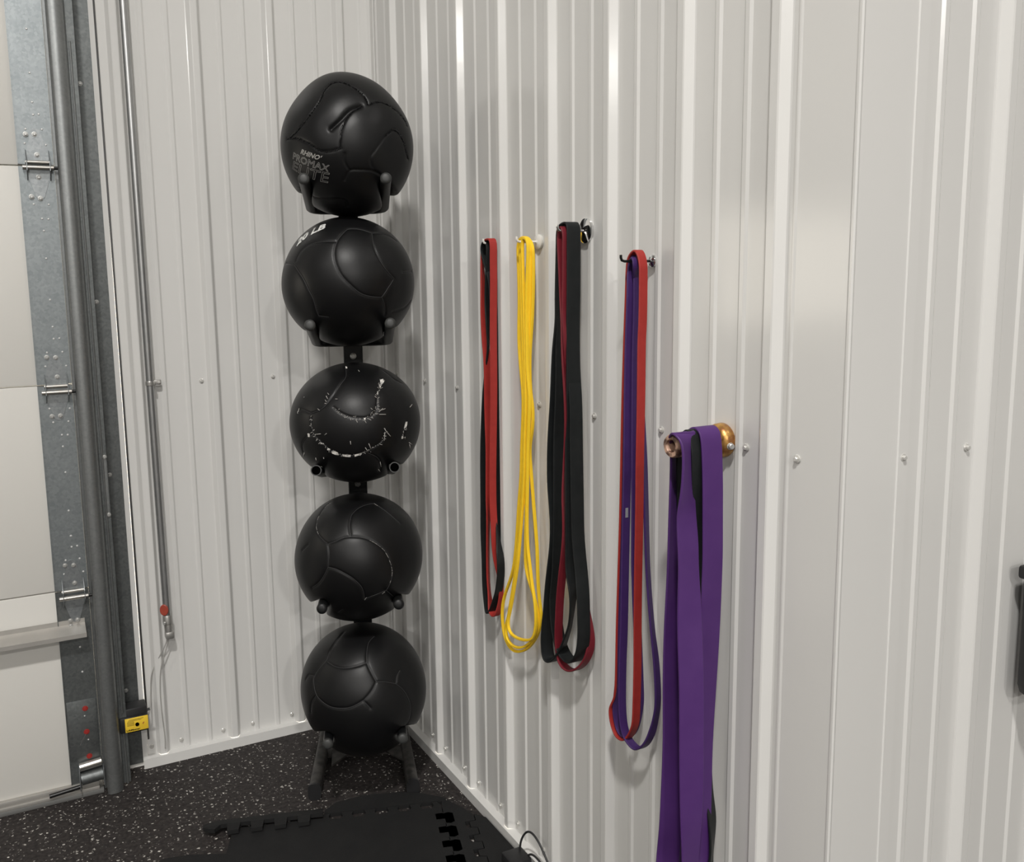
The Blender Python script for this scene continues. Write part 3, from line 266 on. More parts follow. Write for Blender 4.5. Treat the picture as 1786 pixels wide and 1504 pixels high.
BANDS={"red1":{"w":0.02,"p":[[-0.034,-0.8832,1.6288,1.0,0.0],[-0.034,-0.8902,1.6101,1.0,0.0],[-0.034,-0.8894,1.5819,1.0,0.0],[-0.034,-0.889,1.5179,1.0,0.0],[-0.034,-0.8853,1.4461,1.0,0.0],[-0.034,-0.8832,1.3735,1.0,0.0],[-0.034,-0.8824,1.2928,1.0,0.0],[-0.034,-0.8802,1.2186,1.0,0.0],[-0.034,-0.8735,1.0978,1.0,0.0],[-0.034,-0.8696,1.0211,1.0,0.0],[-0.034,-0.8689,0.9441,1.0,0.0],[-0.034,-0.8735,0.8832,1.0,0.0],[-0.034,-0.878,0.8221,1.0,0.0],[-0.03,-0.8822,0.7835,0.9954,0.096],[-0.023,-0.8844,0.7515,0.9957,0.0929],[-0.021,-0.8891,0.7132,0.9958,0.0912],[-0.023,-0.8822,0.6718,0.9956,0.0933],[-0.03,-0.8718,0.6394,0.9952,0.0981],[-0.0332,-0.8521,0.6432,1.0,0.0],[-0.0295,-0.8332,0.6816,0.7108,0.7034],[-0.0295,-0.8253,0.7437,0.7097,0.7045],[-0.032,-0.8336,0.8578,0.7102,0.704],[-0.0332,-0.841,0.9147,0.8466,0.5322],[-0.0332,-0.8457,0.9625,1.0,0.0],[-0.0332,-0.8474,1.017,1.0,0.0],[-0.0332,-0.8498,1.0941,1.0,0.0],[-0.0332,-0.8469,1.1546,1.0,0.0],[-0.0332,-0.8457,1.2149,1.0,0.0],[-0.0332,-0.8465,1.29,1.0,0.0],[-0.0332,-0.8432,1.3345,1.0,0.0],[-0.0332,-0.8367,1.3787,1.0,0.0],[-0.0332,-0.8323,1.4377,1.0,0.0],[-0.0332,-0.8299,1.5111,0.9033,0.4291],[-0.0332,-0.8272,1.5695,0.7089,0.7053],[-0.032,-0.8292,1.6057,0.7095,0.7047],[-0.0332,-0.851,1.6248,1.0,0.0]]},"black1":{"w":0.022,"p":[[-0.0325,-0.8619,1.6242,1.0,0.0],[-0.0325,-0.8705,1.6039,1.0,0.0],[-0.0325,-0.8663,1.5684,1.0,0.0],[-0.0325,-0.8584,1.5109,1.0,0.0],[-0.033,-0.8543,1.4528,0.9534,0.3018],[-0.0328,-0.8536,1.3941,0.7128,0.7014],[-0.032,-0.851,1.3571,0.5964,0.8027],[-0.0308,-0.843,1.3269,0.5955,0.8033],[-0.0295,-0.8346,1.2889,0.7819,0.6234],[-0.0295,-0.8273,1.2127,1.0,0.0],[-0.0303,-0.8197,1.1355,1.0,0.0],[-0.031,-0.8158,1.0732,1.0,0.0],[-0.032,-0.8157,1.0111,1.0,0.0],[-0.0325,-0.8156,0.9327,1.0,0.0],[-0.0325,-0.813,0.8529,1.0,0.0],[-0.0325,-0.8173,0.7821,1.0,0.0],[-0.0325,-0.8174,0.7339,1.0,0.0],[-0.0325,-0.8194,0.6941,1.0,0.0],[-0.0325,-0.825,0.6635,1.0,0.0],[-0.0325,-0.8325,0.6366,1.0,0.0],[-0.0325,-0.8508,0.6458,1.0,0.0],[-0.0325,-0.8711,0.6779,1.0,0.0],[-0.0325,-0.8912,0.7158,1.0,0.0],[-0.0325,-0.9036,0.7664,1.0,0.0],[-0.032,-0.9021,0.8048,1.0,0.0],[-0.026,-0.8827,0.8377,0.8525,0.5227],[-0.019,-0.8684,0.8955,0.9088,0.4172],[-0.0165,-0.8623,0.956,0.9955,0.0949],[-0.0165,-0.8609,1.0176,0.9955,0.0952],[-0.019,-0.8645,1.095,0.9954,0.0954],[-0.023,-0.8683,1.1866,0.9954,0.0962],[-0.027,-0.8756,1.2919,0.9954,0.0962],[-0.0295,-0.8797,1.3804,1.0,0.0],[-0.0295,-0.8787,1.453,1.0,0.0],[-0.0303,-0.8731,1.5251,1.0,0.0],[-0.031,-0.8512,1.5688,1.0,0.0],[-0.032,-0.8384,1.5981,1.0,0.0],[-0.0325,-0.8432,1.6195,1.0,0.0]]},"yel1":{"w":0.0078,"p":[[-0.038,-1.0331,1.6222,1.0,0.0],[-0.038,-1.0219,1.6041,1.0,0.0],[-0.038,-1.0213,1.5773,1.0,0.0],[-0.038,-1.0249,1.4827,1.0,0.0],[-0.038,-1.0202,1.3868,1.0,0.0],[-0.038,-1.0296,1.3044,1.0,0.0],[-0.038,-1.0393,1.2358,1.0,0.0],[-0.038,-1.0289,1.1218,1.0,0.0],[-0.038,-1.0247,1.0497,1.0,0.0],[-0.038,-1.012,0.9748,1.0,0.0],[-0.038,-1.0018,0.8992,1.0,0.0],[-0.038,-0.9855,0.813,1.0,0.0],[-0.038,-0.9606,0.7605,1.0,0.0],[-0.038,-0.9322,0.7136,1.0,0.0],[-0.038,-0.9188,0.6704,1.0,0.0],[-0.038,-0.9209,0.6318,1.0,0.0],[-0.038,-0.9325,0.6013,1.0,0.0],[-0.038,-0.9595,0.5827,1.0,0.0],[-0.038,-0.9953,0.585,1.0,0.0],[-0.038,-1.042,0.6082,1.0,0.0],[-0.038,-1.0816,0.6449,1.0,0.0],[-0.038,-1.1065,0.683,1.0,0.0],[-0.038,-1.115,0.7193,1.0,0.0],[-0.038,-1.1049,0.7667,1.0,0.0],[-0.038,-1.1003,0.823,1.0,0.0],[-0.038,-1.0984,0.8797,1.0,0.0],[-0.038,-1.0912,0.9349,1.0,0.0],[-0.038,-1.0815,1.0036,1.0,0.0],[-0.038,-1.0718,1.0723,1.0,0.0],[-0.038,-1.0673,1.1277,1.0,0.0],[-0.038,-1.0815,1.1783,1.0,0.0],[-0.038,-1.0822,1.2266,1.0,0.0],[-0.038,-1.0723,1.2667,1.0,0.0],[-0.038,-1.0709,1.3484,1.0,0.0],[-0.038,-1.0827,1.4297,1.0,0.0],[-0.038,-1.0892,1.5094,1.0,0.0],[-0.038,-1.0902,1.5749,1.0,0.0],[-0.038,-1.0854,1.6038,1.0,0.0],[-0.038,-1.0649,1.6218,1.0,0.0]]},"yel2":{"w":0.0078,"p":[[-0.043,-1.0497,1.6213,1.0,0.0],[-0.043,-1.0413,1.6032,1.0,0.0],[-0.043,-1.0405,1.5633,1.0,0.0],[-0.043,-1.0439,1.4559,1.0,0.0],[-0.043,-1.0477,1.3746,1.0,0.0],[-0.043,-1.0516,1.2927,1.0,0.0],[-0.043,-1.0558,1.224,1.0,0.0],[-0.043,-1.0486,1.1253,1.0,0.0],[-0.043,-1.044,1.0252,1.0,0.0],[-0.043,-1.0314,0.9506,1.0,0.0],[-0.043,-1.0186,0.8745,1.0,0.0],[-0.043,-1.0029,0.8111,1.0,0.0],[-0.043,-0.9902,0.7625,1.0,0.0],[-0.043,-0.9743,0.7121,1.0,0.0],[-0.043,-0.9614,0.6696,1.0,0.0],[-0.043,-0.9453,0.6333,1.0,0.0],[-0.043,-0.9538,0.6051,1.0,0.0],[-0.043,-0.9837,0.5971,1.0,0.0],[-0.043,-1.0219,0.6064,1.0,0.0],[-0.043,-1.0621,0.63,1.0,0.0],[-0.043,-1.0957,0.6655,1.0,0.0],[-0.043,-1.1097,0.7039,1.0,0.0],[-0.043,-1.1021,0.7377,1.0,0.0],[-0.043,-1.0863,0.7691,1.0,0.0],[-0.043,-1.0649,0.7992,1.0,0.0],[-0.043,-1.0516,0.8319,1.0,0.0],[-0.043,-1.0525,0.8831,1.0,0.0],[-0.043,-1.0566,0.9562,1.0,0.0],[-0.043,-1.0578,1.0279,1.0,0.0],[-0.043,-1.0593,1.1129,1.0,0.0],[-0.043,-1.0659,1.1837,1.0,0.0],[-0.043,-1.0671,1.2529,1.0,0.0],[-0.043,-1.071,1.3215,1.0,0.0],[-0.043,-1.075,1.4029,1.0,0.0],[-0.043,-1.0816,1.483,1.0,0.0],[-0.043,-1.0854,1.562,1.0,0.0],[-0.043,-1.0835,1.6013,1.0,0.0],[-0.043,-1.0708,1.6202,1.0,0.0]]},"yel3":{"w":0.0078,"p":[[-0.05,-1.067,1.6203,1.0,0.0],[-0.05,-1.0614,1.6023,1.0,0.0],[-0.05,-1.063,1.5495,1.0,0.0],[-0.05,-1.0666,1.4565,1.0,0.0],[-0.05,-1.0705,1.3761,1.0,0.0],[-0.05,-1.0717,1.2948,1.0,0.0],[-0.05,-1.0732,1.2265,1.0,0.0],[-0.05,-1.0666,1.1566,1.0,0.0],[-0.05,-1.0621,1.0578,1.0,0.0],[-0.05,-1.0494,0.9699,1.0,0.0],[-0.05,-1.0368,0.8947,1.0,0.0],[-0.05,-1.0241,0.8255,1.0,0.0],[-0.05,-1.0054,0.7607,1.0,0.0],[-0.05,-0.9865,0.702,1.0,0.0],[-0.05,-0.9706,0.6586,1.0,0.0],[-0.05,-0.982,0.6333,1.0,0.0],[-0.05,-1.023,0.6325,1.0,0.0],[-0.05,-1.0686,0.6441,1.0,0.0],[-0.05,-1.0992,0.6637,1.0,0.0],[-0.05,-1.1106,0.7055,1.0,0.0],[-0.05,-1.1059,0.7547,1.0,0.0],[-0.05,-1.093,0.794,1.0,0.0],[-0.05,-1.0829,0.8416,1.0,0.0],[-0.05,-1.0728,0.8893,1.0,0.0],[-0.05,-1.0713,0.9604,1.0,0.0],[-0.05,-1.0755,1.0462,1.0,0.0],[-0.05,-1.0798,1.1446,1.0,0.0],[-0.05,-1.0894,1.242,1.0,0.0],[-0.05,-1.08,1.309,1.0,0.0],[-0.05,-1.0785,1.3764,1.0,0.0],[-0.05,-1.0772,1.4566,1.0,0.0],[-0.05,-1.0841,1.549,1.0,0.0],[-0.05,-1.0876,1.6011,1.0,0.0],[-0.05,-1.0801,1.6183,1.0,0.0]]},"blk3a":{"w":0.033,"p":[[-0.045,-1.2618,1.6423,1.0,0.0],[-0.045,-1.2684,1.6288,1.0,0.0],[-0.045,-1.2683,1.5928,1.0,0.0],[-0.045,-1.2681,1.5082,1.0,0.0],[-0.045,-1.2656,1.4348,1.0,0.0],[-0.045,-1.2655,1.3915,1.0,0.0],[-0.045,-1.2653,1.3231,1.0,0.0],[-0.045,-1.2629,1.26,1.0,0.0],[-0.045,-1.2604,1.1833,1.0,0.0],[-0.045,-1.26,1.0672,1.0,0.0],[-0.045,-1.2598,1.0018,1.0,0.0],[-0.045,-1.2596,0.9358,1.0,0.0],[-0.045,-1.2594,0.8892,1.0,0.0],[-0.045,-1.2629,0.8634,1.0,0.0],[-0.045,-1.2662,0.8175,0.8664,0.4993],[-0.045,-1.2567,0.7604,0.7388,0.6739],[-0.045,-1.2422,0.7213,0.8029,0.5961],[-0.045,-1.2177,0.6751,0.8874,0.461],[-0.045,-1.1926,0.6377,1.0,0.0],[-0.045,-1.162,0.629,1.0,0.0],[-0.045,-1.1519,0.654,1.0,0.0],[-0.045,-1.1524,0.6972,1.0,0.0],[-0.045,-1.1633,0.7577,1.0,0.0],[-0.045,-1.1715,0.8164,1.0,0.0],[-0.045,-1.182,0.868,1.0,0.0],[-0.045,-1.1923,0.9188,1.0,0.0],[-0.045,-1.1952,0.9671,1.0,0.0],[-0.045,-1.1906,1.0134,1.0,0.0],[-0.045,-1.1837,1.0659,1.0,0.0],[-0.045,-1.1843,1.1328,1.0,0.0],[-0.045,-1.1897,1.1932,1.0,0.0],[-0.045,-1.1974,1.253,1.0,0.0],[-0.045,-1.2027,1.3182,1.0,0.0],[-0.045,-1.2078,1.3698,1.0,0.0],[-0.045,-1.213,1.4334,0.9357,0.3527],[-0.045,-1.2133,1.4836,0.9357,0.3527],[-0.045,-1.2161,1.5458,0.936,0.352],[-0.045,-1.2187,1.5951,0.9363,0.3513],[-0.045,-1.2281,1.6313,1.0,0.0],[-0.045,-1.244,1.6411,1.0,0.0]]},"blk3b":{"w":0.033,"p":[[-0.04,-1.2564,1.6404,1.0,0.0],[-0.04,-1.263,1.6267,1.0,0.0],[-0.04,-1.2629,1.5931,1.0,0.0],[-0.04,-1.2627,1.5082,1.0,0.0],[-0.04,-1.2603,1.4345,1.0,0.0],[-0.04,-1.2601,1.3849,1.0,0.0],[-0.04,-1.2622,1.3225,1.0,0.0],[-0.04,-1.2688,1.2602,1.0,0.0],[-0.04,-1.271,1.1844,1.0,0.0],[-0.04,-1.2731,1.1079,1.0,0.0],[-0.04,-1.2752,1.0306,1.0,0.0],[-0.04,-1.2774,0.9658,1.0,0.0],[-0.04,-1.2842,0.915,1.0,0.0],[-0.04,-1.291,0.8773,1.0,0.0],[-0.045,-1.3052,0.8295,1.0,0.0],[-0.046,-1.309,0.7779,1.0,0.0],[-0.046,-1.309,0.738,1.0,0.0],[-0.044,-1.2992,0.7006,1.0,0.0],[-0.04,-1.2723,0.6667,1.0,0.0],[-0.04,-1.2487,0.6564,1.0,0.0],[-0.04,-1.2197,0.6636,1.0,0.0],[-0.04,-1.1976,0.6908,1.0,0.0],[-0.04,-1.1855,0.7358,1.0,0.0],[-0.04,-1.1834,0.7912,1.0,0.0],[-0.04,-1.1938,0.8497,1.0,0.0],[-0.04,-1.1967,0.9055,1.0,0.0],[-0.04,-1.1995,0.9606,1.0,0.0],[-0.04,-1.2025,1.0421,1.0,0.0],[-0.04,-1.2031,1.1353,1.0,0.0],[-0.04,-1.2059,1.1949,1.0,0.0],[-0.04,-1.211,1.2541,1.0,0.0],[-0.04,-1.2138,1.3188,1.0,0.0],[-0.04,-1.2142,1.3826,1.0,0.0],[-0.04,-1.2122,1.4332,0.9364,0.351],[-0.04,-1.2103,1.5085,0.9362,0.3515],[-0.04,-1.2131,1.583,0.9365,0.3508],[-0.04,-1.2226,1.6292,1.0,0.0],[-0.04,-1.2385,1.6391,1.0,0.0]]},"red3":{"w":0.021,"p":[[-0.058,-1.2551,1.633,1.0,0.0],[-0.058,-1.2617,1.6171,1.0,0.0],[-0.058,-1.2616,1.5931,1.0,0.0],[-0.058,-1.2613,1.5328,1.0,0.0],[-0.058,-1.2587,1.4596,1.0,0.0],[-0.058,-1.2652,1.3859,1.0,0.0],[-0.035,-1.243,1.2571,1.0,0.0],[-0.03,-1.2512,1.1289,1.0,0.0],[-0.028,-1.264,1.0005,1.0,0.0],[-0.021,-1.2626,0.8662,1.0,0.0],[-0.0195,-1.2765,0.7893,1.0,0.0],[-0.0195,-1.2903,0.7533,1.0,0.0],[-0.021,-1.3016,0.717,1.0,0.0],[-0.028,-1.3006,0.6843,1.0,0.0],[-0.036,-1.2849,0.6556,1.0,0.0],[-0.04,-1.2534,0.6346,1.0,0.0],[-0.044,-1.2257,0.6359,1.0,0.0],[-0.046,-1.2118,0.6549,1.0,0.0],[-0.048,-1.2078,0.6959,1.0,0.0],[-0.052,-1.2169,0.7485,1.0,0.0],[-0.054,-1.2253,0.8065,1.0,0.0],[-0.056,-1.2385,0.865,1.0,0.0],[-0.058,-1.249,0.9217,0.9372,0.3488],[-0.058,-1.2516,0.9688,0.8323,0.5543],[-0.058,-1.2495,1.0144,0.8009,0.5989],[-0.056,-1.2443,1.0523,0.7677,0.6408],[-0.052,-1.2432,1.1299,0.6985,0.7156],[-0.058,-1.2598,1.2099,0.7699,0.6382],[-0.06,-1.2609,1.2734,0.8022,0.597],[-0.06,-1.2566,1.3358,0.8893,0.4573],[-0.06,-1.2546,1.3855,0.9374,0.3482],[-0.06,-1.2549,1.435,0.9751,0.2218],[-0.06,-1.2529,1.4841,1.0,0.0],[-0.06,-1.2487,1.5452,1.0,0.0],[-0.06,-1.2444,1.5939,1.0,0.0],[-0.06,-1.2446,1.618,1.0,0.0],[-0.058,-1.2461,1.6312,1.0,0.0]]},"red4":{"w":0.019,"p":[[-0.045,-1.4903,1.5751,1.0,0.0],[-0.045,-1.502,1.5649,1.0,0.0],[-0.045,-1.5075,1.5475,1.0,0.0],[-0.045,-1.5087,1.5281,1.0,0.0],[-0.045,-1.5083,1.4412,1.0,0.0],[-0.045,-1.5054,1.3971,1.0,0.0],[-0.045,-1.5053,1.2856,1.0,0.0],[-0.045,-1.5033,1.1718,1.0,0.0],[-0.045,-1.5031,1.056,1.0,0.0],[-0.045,-1.5011,0.9376,1.0,0.0],[-0.045,-1.5009,0.8173,1.0,0.0],[-0.045,-1.5018,0.7566,1.0,0.0],[-0.045,-1.5008,0.6947,1.0,0.0],[-0.045,-1.4994,0.6569,1.0,0.0],[-0.045,-1.4979,0.625,1.0,0.0],[-0.045,-1.4924,0.6037,1.0,0.0],[-0.045,-1.4791,0.5799,1.0,0.0],[-0.045,-1.4615,0.5641,1.0,0.0],[-0.045,-1.4393,0.5629,1.0,0.0],[-0.045,-1.4227,0.5827,1.0,0.0],[-0.045,-1.4163,0.6111,1.0,0.0],[-0.045,-1.4203,0.6335,0.8026,0.5966],[-0.045,-1.4302,0.666,0.7389,0.6738],[-0.045,-1.4331,0.7939,0.7395,0.6732],[-0.045,-1.4379,0.9197,0.7405,0.672],[-0.045,-1.4426,1.0425,0.7416,0.6709],[-0.045,-1.4453,1.1623,0.7421,0.6703],[-0.045,-1.4479,1.2795,0.7427,0.6696],[-0.045,-1.4523,1.3945,0.7437,0.6686],[-0.045,-1.4569,1.4846,0.7447,0.6674],[-0.045,-1.46,1.54,0.7786,0.6276],[-0.045,-1.4707,1.5639,0.9599,0.2803]]},"pur4a":{"w":0.019,"p":[[-0.04,-1.4785,1.5658,1.0,0.0],[-0.04,-1.485,1.5481,1.0,0.0],[-0.04,-1.4837,1.5176,1.0,0.0],[-0.04,-1.4838,1.4403,1.0,0.0],[-0.04,-1.4817,1.3957,1.0,0.0],[-0.04,-1.4814,1.2827,1.0,0.0],[-0.04,-1.4821,1.1678,1.0,0.0],[-0.04,-1.4836,1.051,1.0,0.0],[-0.04,-1.4852,0.9323,1.0,0.0],[-0.033,-1.4853,0.8096,1.0,0.0],[-0.029,-1.4894,0.6865,1.0,0.0],[-0.029,-1.4899,0.6491,1.0,0.0],[-0.031,-1.4835,0.6089,1.0,0.0],[-0.036,-1.4749,0.5809,1.0,0.0],[-0.04,-1.4567,0.5671,1.0,0.0],[-0.04,-1.4364,0.5746,1.0,0.0],[-0.04,-1.426,0.5985,1.0,0.0],[-0.04,-1.4237,0.626,1.0,0.0],[-0.04,-1.4333,0.6917,1.0,0.0],[-0.04,-1.4383,0.7947,1.0,0.0],[-0.04,-1.441,0.9197,1.0,0.0],[-0.04,-1.4456,1.0425,1.0,0.0],[-0.04,-1.4481,1.1622,1.0,0.0],[-0.04,-1.4507,1.2795,1.0,0.0],[-0.04,-1.455,1.3944,1.0,0.0],[-0.04,-1.4576,1.4845,1.0,0.0],[-0.04,-1.4599,1.5289,1.0,0.0],[-0.04,-1.4642,1.5531,1.0,0.0]]},"pur4b":{"w":0.019,"p":[[-0.05,-1.4909,1.561,1.0,0.0],[-0.05,-1.4956,1.5436,1.0,0.0],[-0.034,-1.4768,1.5065,1.0,0.0],[-0.025,-1.4684,1.3943,1.0,0.0],[-0.025,-1.4792,1.2814,0.924,0.3824],[-0.025,-1.4919,1.1679,0.9026,0.4304],[-0.025,-1.4992,1.0525,0.8787,0.4774],[-0.026,-1.5079,0.9364,0.853,0.5219],[-0.03,-1.5295,0.8242,0.856,0.517],[-0.03,-1.5414,0.7684,0.9312,0.3646],[-0.03,-1.5479,0.7105,0.9517,0.3071],[-0.03,-1.5485,0.6743,0.9518,0.3069],[-0.03,-1.5419,0.6408,0.9681,0.2504],[-0.032,-1.5357,0.6139,1.0,0.0],[-0.035,-1.5288,0.5929,1.0,0.0],[-0.038,-1.518,0.5748,1.0,0.0],[-0.04,-1.498,0.5596,1.0,0.0],[-0.045,-1.4832,0.5653,1.0,0.0],[-0.048,-1.4693,0.5787,1.0,0.0],[-0.05,-1.4618,0.6039,1.0,0.0],[-0.05,-1.4575,0.6402,1.0,0.0],[-0.05,-1.4571,0.678,1.0,0.0],[-0.05,-1.4584,0.7414,1.0,0.0],[-0.05,-1.4617,0.8047,1.0,0.0],[-0.05,-1.4642,0.9279,1.0,0.0],[-0.05,-1.4667,1.0486,1.0,0.0],[-0.05,-1.4692,1.1667,1.0,0.0],[-0.05,-1.4697,1.2822,1.0,0.0],[-0.05,-1.4721,1.3957,1.0,0.0],[-0.05,-1.4765,1.4848,1.0,0.0],[-0.048,-1.4742,1.5288,1.0,0.0],[-0.046,-1.4758,1.5528,1.0,0.0]]},"pur5a":{"w":0.045,"p":[[-0.055,-1.696,1.2608,1.0,0.0],[-0.055,-1.7093,1.2555,1.0,0.0],[-0.055,-1.7156,1.2401,1.0,0.0],[-0.055,-1.7194,1.2082,1.0,0.0],[-0.055,-1.7224,1.1577,1.0,0.0],[-0.055,-1.7239,1.1066,1.0,0.0],[-0.055,-1.7257,1.0447,1.0,0.0],[-0.055,-1.7255,1.0027,1.0,0.0],[-0.055,-1.7227,0.8956,1.0,0.0],[-0.055,-1.7169,0.7849,1.0,0.0],[-0.055,-1.7109,0.6712,1.0,0.0],[-0.055,-1.7109,0.5579,1.0,0.0],[-0.055,-1.711,0.4377,1.0,0.0],[-0.055,-1.7097,0.3711,1.0,0.0],[-0.055,-1.6954,0.302,1.0,0.0],[-0.055,-1.6714,0.2675,1.0,0.0],[-0.055,-1.6493,0.2709,1.0,0.0],[-0.055,-1.6412,0.3271,1.0,0.0],[-0.04,-1.6287,0.3831,1.0,0.0],[-0.04,-1.6359,0.5134,1.0,0.0],[-0.04,-1.6435,0.7516,1.0,0.0],[-0.04,-1.6444,0.9773,1.0,0.0],[-0.05,-1.6568,1.1444,1.0,0.0],[-0.05,-1.657,1.1975,1.0,0.0],[-0.052,-1.6646,1.2324,1.0,0.0],[-0.055,-1.6812,1.2537,1.0,0.0]]},"pur5b":{"w":0.045,"p":[[-0.105,-1.7024,1.2549,1.0,0.0],[-0.105,-1.7101,1.246,0.9415,0.3371],[-0.105,-1.7135,1.2274,0.8735,0.4868],[-0.105,-1.7151,1.1925,0.8841,0.4674],[-0.105,-1.7154,1.1521,0.9422,0.335],[-0.105,-1.7134,1.1108,0.9959,0.0905],[-0.105,-1.7191,1.0608,1.0,0.0],[-0.105,-1.7219,1.0098,1.0,0.0],[-0.105,-1.7275,0.9069,0.9238,-0.383],[-0.105,-1.7347,0.8033,0.9226,-0.3857],[-0.105,-1.7374,0.6965,0.9222,-0.3868],[-0.105,-1.7402,0.5879,0.9651,-0.2617],[-0.105,-1.74,0.4713,0.9777,0.2099],[-0.105,-1.7354,0.4046,1.0,0.0],[-0.105,-1.718,0.3351,1.0,0.0],[-0.105,-1.6891,0.3037,1.0,0.0],[-0.105,-1.6717,0.3279,1.0,0.0],[-0.09,-1.6582,0.417,0.9315,-0.3638],[-0.09,-1.668,0.51,0.9301,-0.3673],[-0.085,-1.662,0.6559,1.0,0.0],[-0.085,-1.6596,0.7683,1.0,0.0],[-0.083,-1.658,0.8787,1.0,0.0],[-0.082,-1.6576,0.9879,0.9728,0.2317],[-0.08,-1.6544,1.0944,0.938,0.3467],[-0.08,-1.653,1.1578,0.8931,0.45],[-0.082,-1.6545,1.2003,0.8673,0.4978],[-0.088,-1.6642,1.2316,0.8933,0.4494],[-0.097,-1.6824,1.2484,0.939,0.344]]},"blk5":{"w":0.03,"p":[[-0.08,-1.6952,1.2578,1.0,0.0],[-0.08,-1.7043,1.2519,1.0,0.0],[-0.08,-1.7092,1.2344,1.0,0.0],[-0.08,-1.7128,1.2097,1.0,0.0],[-0.078,-1.7119,1.1584,1.0,0.0],[-0.072,-1.7056,1.1047,1.0,0.0],[-0.064,-1.7004,1.0395,1.0,0.0],[-0.058,-1.6977,0.9953,1.0,0.0],[-0.048,-1.6969,0.8854,0.9485,0.3169],[-0.04,-1.7001,0.7747,0.9091,0.4165],[-0.035,-1.7007,0.6614,0.8609,0.5088],[-0.03,-1.7009,0.5685,0.9112,0.4121],[-0.03,-1.7118,0.5165,0.913,0.408],[-0.03,-1.7131,0.4707,0.8081,0.589],[-0.03,-1.7096,0.4288,0.8073,0.5902],[-0.04,-1.7148,0.3693,1.0,0.0],[-0.05,-1.7085,0.321,1.0,0.0],[-0.06,-1.7004,0.3312,1.0,0.0],[-0.06,-1.6883,0.4256,1.0,0.0],[-0.06,-1.6824,0.6591,1.0,0.0],[-0.06,-1.6673,0.8775,1.0,0.0],[-0.065,-1.663,1.0407,1.0,0.0],[-0.07,-1.6632,1.148,1.0,0.0],[-0.074,-1.6664,1.2119,1.0,0.0],[-0.078,-1.6796,1.2442,1.0,0.0]]}}
RIV={"riv":[[-1.029,2.224],[-1.03,2.11],[-1.03,2.033],[-1.03,2.0],[-1.016,2.002],[-1.052,1.961],[-1.011,1.962],[-1.057,1.923],[-1.004,1.921],[-1.047,1.76],[-1.009,1.76],[-1.029,1.721],[-1.013,1.72],[-1.027,1.688],[-1.027,1.612],[-1.026,1.497],[-1.025,1.421],[-1.025,1.387],[-1.01,1.388],[-1.045,1.349],[-1.005,1.349],[-1.052,1.31],[-0.998,1.309],[-1.051,1.189],[-0.998,1.186],[-1.044,1.149],[-1.004,1.149],[-1.024,1.111],[-1.009,1.11],[-1.024,1.077],[-1.023,1.001],[-1.023,0.887],[-1.023,0.811],[-1.022,0.811],[-1.023,0.778],[-1.008,0.779],[-1.042,0.74],[-1.004,0.74],[-1.049,0.699],[-0.997,0.699],[-1.023,0.47],[-1.022,0.392]],"bol":[[-1.031,1.948],[-1.029,1.893],[-1.029,1.833],[-1.029,1.776],[-1.051,1.78],[-1.053,1.947],[-1.024,1.334],[-1.024,1.279],[-1.024,1.167],[-1.047,1.336],[-1.046,1.167],[-1.022,0.723],[-1.023,0.669],[-1.045,0.726],[-1.023,0.556],[-1.043,0.557]],"red":[[-1.023,0.277],[-1.024,0.203],[-1.022,0.124]],"hol":[[-1.026,0.254],[-1.021,0.177]]}

# ---------------------------------------------------------------- ribbed steel walls
PITCH = .2286; RH = .0175; RS = .012; RT = .018
def rib_profile(t0, t1, first):
    """(t, height) list of a ribbed steel sheet: major rib every 9 inches, two small beads between"""
    ev = []
    k = math.floor((t0-first)/PITCH)-1
    while first+k*PITCH < t1+PITCH:
        c = first+k*PITCH
        h = RT/2
        ev += [(c-h-RS-.002,0),(c-h-RS+.001,.0012),(c-h-.0015,RH-.0012),(c-h+.0012,RH),(c+h-.0012,RH),(c+h+.0015,RH-.0012),(c+h+RS-.001,.0012),(c+h+RS+.002,0)]
        for b in (.0805, .152):
            ev += [(c+b-.010,0),(c+b-.0045,.0034),(c+b+.0045,.0034),(c+b+.010,0)]
        k += 1
    ev = [e for e in ev if t0 < e[0] < t1]
    return [(t0,0)]+ev+[(t1,0)]
def rib_wall(name, m, place, t0, t1, first, z0, z1):
    pr = rib_profile(t0, t1, first)
    v = [place(t,h,z0) for t,h in pr]+[place(t,h,z1) for t,h in pr]; n = len(pr)
    f = [(i,i+1,n+i+1,n+i) for i in range(n-1)]
    return structure(newobj(name, v, f, m))
YM = 1.951; CEIL = 5.5; ZB = .034
wallA = rib_wall('wall_left', M['wall'], lambda t,h,z:(-t,-h,z), .0, .845, .1105, ZB, CEIL)
wallB = rib_wall('wall_right', M['wall'], lambda t,h,z:(-h,-t,z), .0, 1.90, .201, ZB, CEIL)
wallC = rib_wall('wall_side', M['wall'], lambda t,h,z:(t,-YM-h,z), .128, 4.5, .327, ZB, CEIL)
for o in (wallA, wallB, wallC): autosmooth(o, 20)
# screws: washer + hex head, children of the wall they hold
def screw_mesh():
    b = MB(); b.lathe([(.0072,0),(.0072,.0012),(.0060,.0022)], (0,0,0), (0,0,1), 14)
    b.lathe([(.0042,.002),(.0042,.0056),(.0034,.0064)], (0,0,0), (0,0,1), 6)
    me = bpy.data.meshes.new('screw'); me.from_pydata(b.v, [], b.f); me.materials.append(M['screw']); return me
SCREW = screw_mesh()
def screw(parent, p, axis, scale=1):
    o = bpy.data.objects.new('screw', SCREW); COL.objects.link(o); o.parent = parent; o.location = p
    o.rotation_mode = 'QUATERNION'; o.rotation_quaternion = Vector((0,0,1)).rotation_difference(Vector(axis)); o.scale = (scale,)*3
ZS = 1.226
for x in (-.606,-.377,-.148): screw(wallA, (x,0,ZS+.006), (0,-1,0))
for x in (-.832,-.739,-.603,-.504,-.369,-.272,-.145): screw(wallA, (x,0,.059), (0,-1,0))
